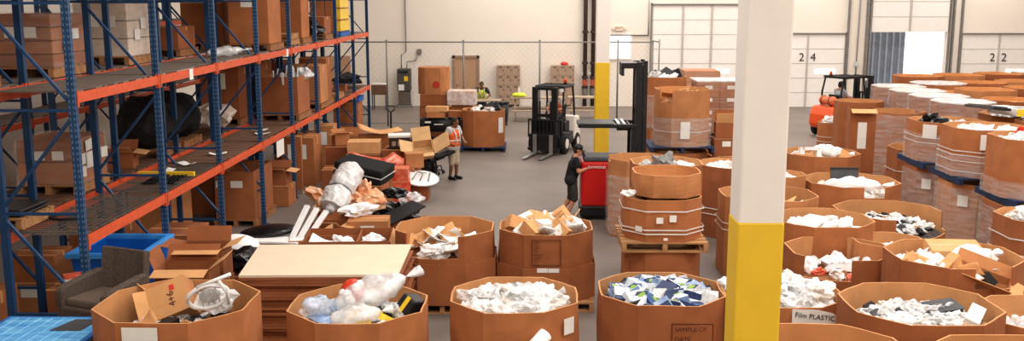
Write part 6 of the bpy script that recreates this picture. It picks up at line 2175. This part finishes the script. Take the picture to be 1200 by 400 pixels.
# ------------------------------------------------------------------ along the back wall
def lockers(x, label, w=1.05, h=1.9, cols=3, rows=4):
    t = thing('locker_cabinet', label, 'locker', (x, YW - 0.3, 0))
    MB().b(-w / 2, w / 2, -0.22, 0.24, 0.12, h).build('locker_body', LOCK, t)
    for s in (-1, 1):
        for y in (-0.18, 0.2):
            MB().b(s * (w / 2 - 0.06) - 0.03, s * (w / 2 - 0.06) + 0.03, y - 0.03, y + 0.03, 0, 0.12).build('leg', DGREY, t)
    for i in range(cols):
        for k in range(rows):
            a, b = -w / 2 + w / cols * i, 0.12 + (h - 0.12) / rows * k
            d = MB().b(a + 0.015, a + w / cols - 0.015, -0.24, -0.22, b + 0.015, b + (h - 0.12) / rows - 0.015).build('locker_door', LOCK, t)
            MB().b(a + w / cols - 0.08, a + w / cols - 0.05, -0.255, -0.24, b + 0.2, b + 0.27).build('latch', BLACK, d)
            v = MB()
            for q in range(3):
                v.b(a + 0.1, a + w / cols - 0.1, -0.244, -0.24, b + 0.33 + q * 0.03, b + 0.345 + q * 0.03)
            v.build('vent_slot', DGREY, d)
    return t


lockers(-1.05, 'tan locker cabinet by the wall, right of the brown door')
lk = lockers(1.42, 'tan locker cabinet by the wall left of the dark pipes')
cp = MB().ell((0, 0, 0.06), (0.18, 0.14, 0.09)).build('cloth_bundle', PINK, None, True)
cp.location = (1.5, YW - 0.3, 1.91)
tag(cp, 'red cloth bundle on top of the locker cabinet by the pipes', 'cloth')


def bench_table(x, y, w, label, z=0.95):
    t = thing('work_table', label, 'table', (x, y, 0))
    for i in range(4):
        MB().b(-w / 2, w / 2, -0.36 + i * 0.18, -0.36 + i * 0.18 + 0.165, z - 0.05, z).build('top_board', TABLEW, t)
    for s in (-1, 1):
        for yy in (-0.28, 0.28):
            MB().bar((s * (w / 2 - 0.15), yy * 1.3, 0), (s * (w / 2 - 0.15), yy * 0.6, z - 0.05), 0.07).build('leg', TABLEW, t)
        MB().bar((s * (w / 2 - 0.15), -0.33, z * 0.5), (s * (w / 2 - 0.15), 0.33, z * 0.5), 0.07).build('cross_rail', TABLEW, t)
    MB().b(-w / 2 + 0.1, w / 2 - 0.1, -0.06, 0.06, z * 0.42, z * 0.5).build('long_rail', TABLEW, t)
    for s in (-1, 1):
        MB().b(-w / 2, w / 2, s * 0.62 - 0.12, s * 0.62 + 0.12, 0.42, 0.46).build('bench_board', TABLEW, t)
    return t


bench_table(-2.05, 38.3, 1.7, 'wooden work table before the person in the lime vest')
bench_table(0.25, 39.5, 2.1, 'long wooden table behind the black and white forklift')
bench_table(2.25, 39.7, 1.5, 'wooden table beside the far column below the pipes')
t = thing('goods_bag', 'lime vest bundle and bottle lying on the long wooden table', 'clothes', (-0.5, 39.45, 0.95))
MB().ell((0, 0, 0.08), (0.3, 0.2, 0.1)).build('vest_heap', VESTL, t, True)
MB().lathe([(0.045, 0.1), (0.045, 0.32), (0.02, 0.38), (0.02, 0.42)], 12).build('bottle', WHITE, t, True)
o = MB().ell((0, 0, 0.08), (0.26, 0.16, 0.09)).build('paper_heap', PAPER, None, True)
o.location = (-2.45, 38.25, 0.95)
tag(o, 'white paper heap on the work table by the lime vest', 'paper')
t = thing('waste_bin', 'black waste bin beside the work table of the lime vest', 'bin', (-1.15, 37.9, 0))
MB().lathe([(0.22, 0), (0.28, 0.86)], 18).build('bin_body', BLACK, t, True)
MB().lathe([(0.3, 0.86), (0.3, 0.92), (0.02, 0.93)], 18).build('lid', BLACK, t)

# charging cabinet with conduit
t = thing('charger_cabinet', 'dark grey cabinet with yellow and white labels beneath wall conduits', 'cabinet', (-5.78, 44.2, 0))
MB().b(-0.3, 0.3, -0.25, 0.3, 0.75, 1.75).build('cabinet_body', mat('cabinet_grey', (72, 66, 62), 0.6), t, bevel=0.03)
MB().b(-0.26, 0.26, -0.22, 0.28, 0.12, 0.72).build('lower_unit', mat('cabinet_brown', (96, 84, 74), 0.6), t, bevel=0.02)
MB().b(-0.34, 0.34, -0.28, 0.3, 0.0, 0.12).build('base_plate', GALV, t)
MB().b(0.02, 0.2, -0.26, -0.25, 1.2, 1.42).build('yellow_label', YPACK, t)
MB().b(-0.24, 0.02, -0.26, -0.25, 0.78, 1.05).build('white_label', PAPER, t)
MB().b(-0.2, 0.2, -0.262, -0.25, 1.55, 1.66).build('vent_grille', BLACK, t)
MB().b(0.36, 0.44, -0.2, 0.0, 0.05, 0.75).build('side_box', GREYW, t)
for pts in ([(-0.15, 0.2, 1.75), (-0.15, 0.25, 2.35), (0.05, 0.42, 2.5), (0.05, 0.45, 9)], [(0.1, 0.2, 1.75), (0.1, 0.25, 2.05), (0.5, 0.35, 2.1), (0.62, 0.4, 2.4)]):
    MB().tube(pts, 0.03, 8).build('conduit', GALV, t, True)
MB().box((0.66, 0.42, 2.5), (0.2, 0.14, 0.24)).build('switch_box', GALV, t, bevel=0.01)
t = thing('wall_shelf_box', 'dark brown crate on legs by the wall left of the charger cabinet', 'crate', (-6.75, 43.2, 0))
MB().b(-0.34, 0.34, -0.3, 0.3, 0.68, 1.12).build('crate_body', mat('crate_brown', (104, 74, 56), 0.75), t, bevel=0.02)
for s in (-1, 1):
    MB().bar((s * 0.3, -0.26, 0), (s * 0.3, -0.26, 0.68), 0.05).build('leg', DGREY, t)
    MB().bar((s * 0.3, 0.26, 0), (s * 0.3, 0.26, 0.68), 0.05).build('leg', DGREY, t)
MB().b(-0.3, 0.3, -0.2, 0.2, 1.12, 1.17).build('paper_pile', PAPER, t)

# sprinkler risers
for x, lab in ((2.44, 'dark sprinkler riser pipe with orange valves, left one of the pair'), (2.8, 'dark sprinkler riser pipe with orange valves, right one of the pair')):
    t = thing('riser_pipe', lab, 'pipe', (x, YW - 0.22, 0))
    pm = mat('pipe_brown', (58, 40, 34), 0.6)
    MB().cyl((0, 0, 0), (0, 0, ZC), 0.095, n=16).build('pipe_run', pm, t, True)
    for z in (0.9, 1.35, 2.0, 3.4, 5.0):
        MB().cyl((0, 0, z - 0.05), (0, 0, z + 0.05), 0.14, n=16).build('coupling', pm, t)
    vb = MB().cyl((0, -0.25, 1.12), (0, 0, 1.12), 0.09, n=14).build('valve_body', mat('valve_orange', (196, 84, 50), 0.5), t)
    MB().tube([(0.13 * math.cos(a), -0.28, 1.12 + 0.13 * math.sin(a)) for a in [i * math.pi / 8 for i in range(16)]], 0.016, 6, True).build('hand_wheel', mat('valve_orange', (196, 84, 50), 0.5), vb)
    MB().cyl((0, 0, 0.55), (0, 0, 0.85), 0.13, n=16).build('check_valve', GALV, t)
    MB().cyl((-0.16, -0.1, 1.5), (-0.16, -0.1, 1.56), 0.07, n=14).build('gauge', GREYW, t)

# exit sign
t = thing('exit_sign', 'small pale exit sign on the wall above the bright window', 'sign', (3.98, YW - 0.08, 3.56))
MB().b(-0.19, 0.19, -0.03, 0.07, -0.11, 0.11).build('sign_box', mat('sign_cream', (232, 214, 190), 0.5), t, bevel=0.01)
for s in (-1, 1):
    MB().cyl((s * 0.27, 0.07, 0.0), (s * 0.27, -0.04, 0.0), 0.06, n=14).build('lamp_head', mat('sign_cream', (232, 214, 190), 0.5), t)
lettering('EXIT', 0.17, mat('sign_letters', (150, 84, 50), 0.6), t, (0, -0.034, 0), (R(90), 0, 0))
t = thing('conduit_pipe', 'thin grey conduit bending along the wall beside the far column', 'pipe', (3.0, YW - 0.05, 0))
MB().tube([(0.2, 0, 2.2), (0.2, 0, 3.15), (0.35, 0, 3.25), (2.3, 0, 3.25), (2.3, 0, 6)], 0.035, 8).build('pipe_run', GALV, t, True)
t = thing('conduit_pipe', 'thin grey conduit on the wall between the open dock and door 24', 'pipe', (14.75, YW - 0.05, 0))
MB().tube([(0, 0, 1.5), (0, 0, 2.1), (0.05, 0, 8.5)], 0.03, 8).build('pipe_run', GALV, t, True)
MB().box((0, -0.03, 1.95), (0.16, 0.1, 0.22)).build('switch_box', GREYW, t, bevel=0.01)

# chain link fence before the wall
YF = 37.4
fe = thing('chain_link_fence', 'tall galvanised chain link fence running before the back wall', 'fence', (0, YF, 0))
px_ = [-8.4, -5.55, -2.6, 0.32, 3.3, 4.62]
for x in px_:
    MB().cyl((x, 0, 0), (x, 0, 3.3), 0.035, n=10).build('post', GALV, fe, True)
    MB().ell((x, 0, 3.31), (0.045, 0.045, 0.03)).build('post_cap', GALV, fe, True)
MB().cyl((px_[0], 0, 3.25), (px_[-1], 0, 3.25), 0.025, n=8).build('top_rail', GALV, fe, True)
MB().cyl((px_[0], 0, 0.12), (px_[-1], 0, 0.12), 0.01, n=6).build('bottom_wire', GALV, fe, True)
# the gate leaf stands open at the right end
MB().cyl((4.75, -0.9, 0.1), (4.75, -0.9, 3.4), 0.03, n=8).build('gate_post', GALV, fe, True)
MB().cyl((4.62, 0, 3.3), (4.75, -0.9, 3.3), 0.025, n=8).build('gate_rail', GALV, fe, True)
MB().cyl((4.62, 0, 1.7), (4.75, -0.9, 1.7), 0.025, n=8).build('gate_rail', GALV, fe, True)
L, H_ = px_[-1] - px_[0], 3.2
nm = MB()
st = 0.22
k = -H_
while k < L:
    for sg in (1, -1):
        a0, a1 = max(k, 0), min(k + H_, L)
        if a1 > a0:
            z0, z1 = a0 - k, a1 - k
            if sg < 0:
                z0, z1 = H_ - z0, H_ - z1
            nm.bar((px_[0] + a0, sg * 0.003, 0.08 + z0), (px_[0] + a1, sg * 0.003, 0.08 + z1), 0.0022)
    k += st
o = nm.build('chain_link_mesh', GALV, fe)
o['kind'] = 'stuff'

# ------------------------------------------------------------------ letters as plain meshes
dg = bpy.context.evaluated_depsgraph_get()
for o in [x for x in COL.objects if x.type == 'FONT']:
    me = bpy.data.meshes.new_from_object(o.evaluated_get(dg))
    n = bpy.data.objects.new('lettering', me)
    COL.objects.link(n)
    n.parent = o.parent
    n.location = o.location
    n.rotation_euler = o.rotation_euler
    bpy.data.objects.remove(o)
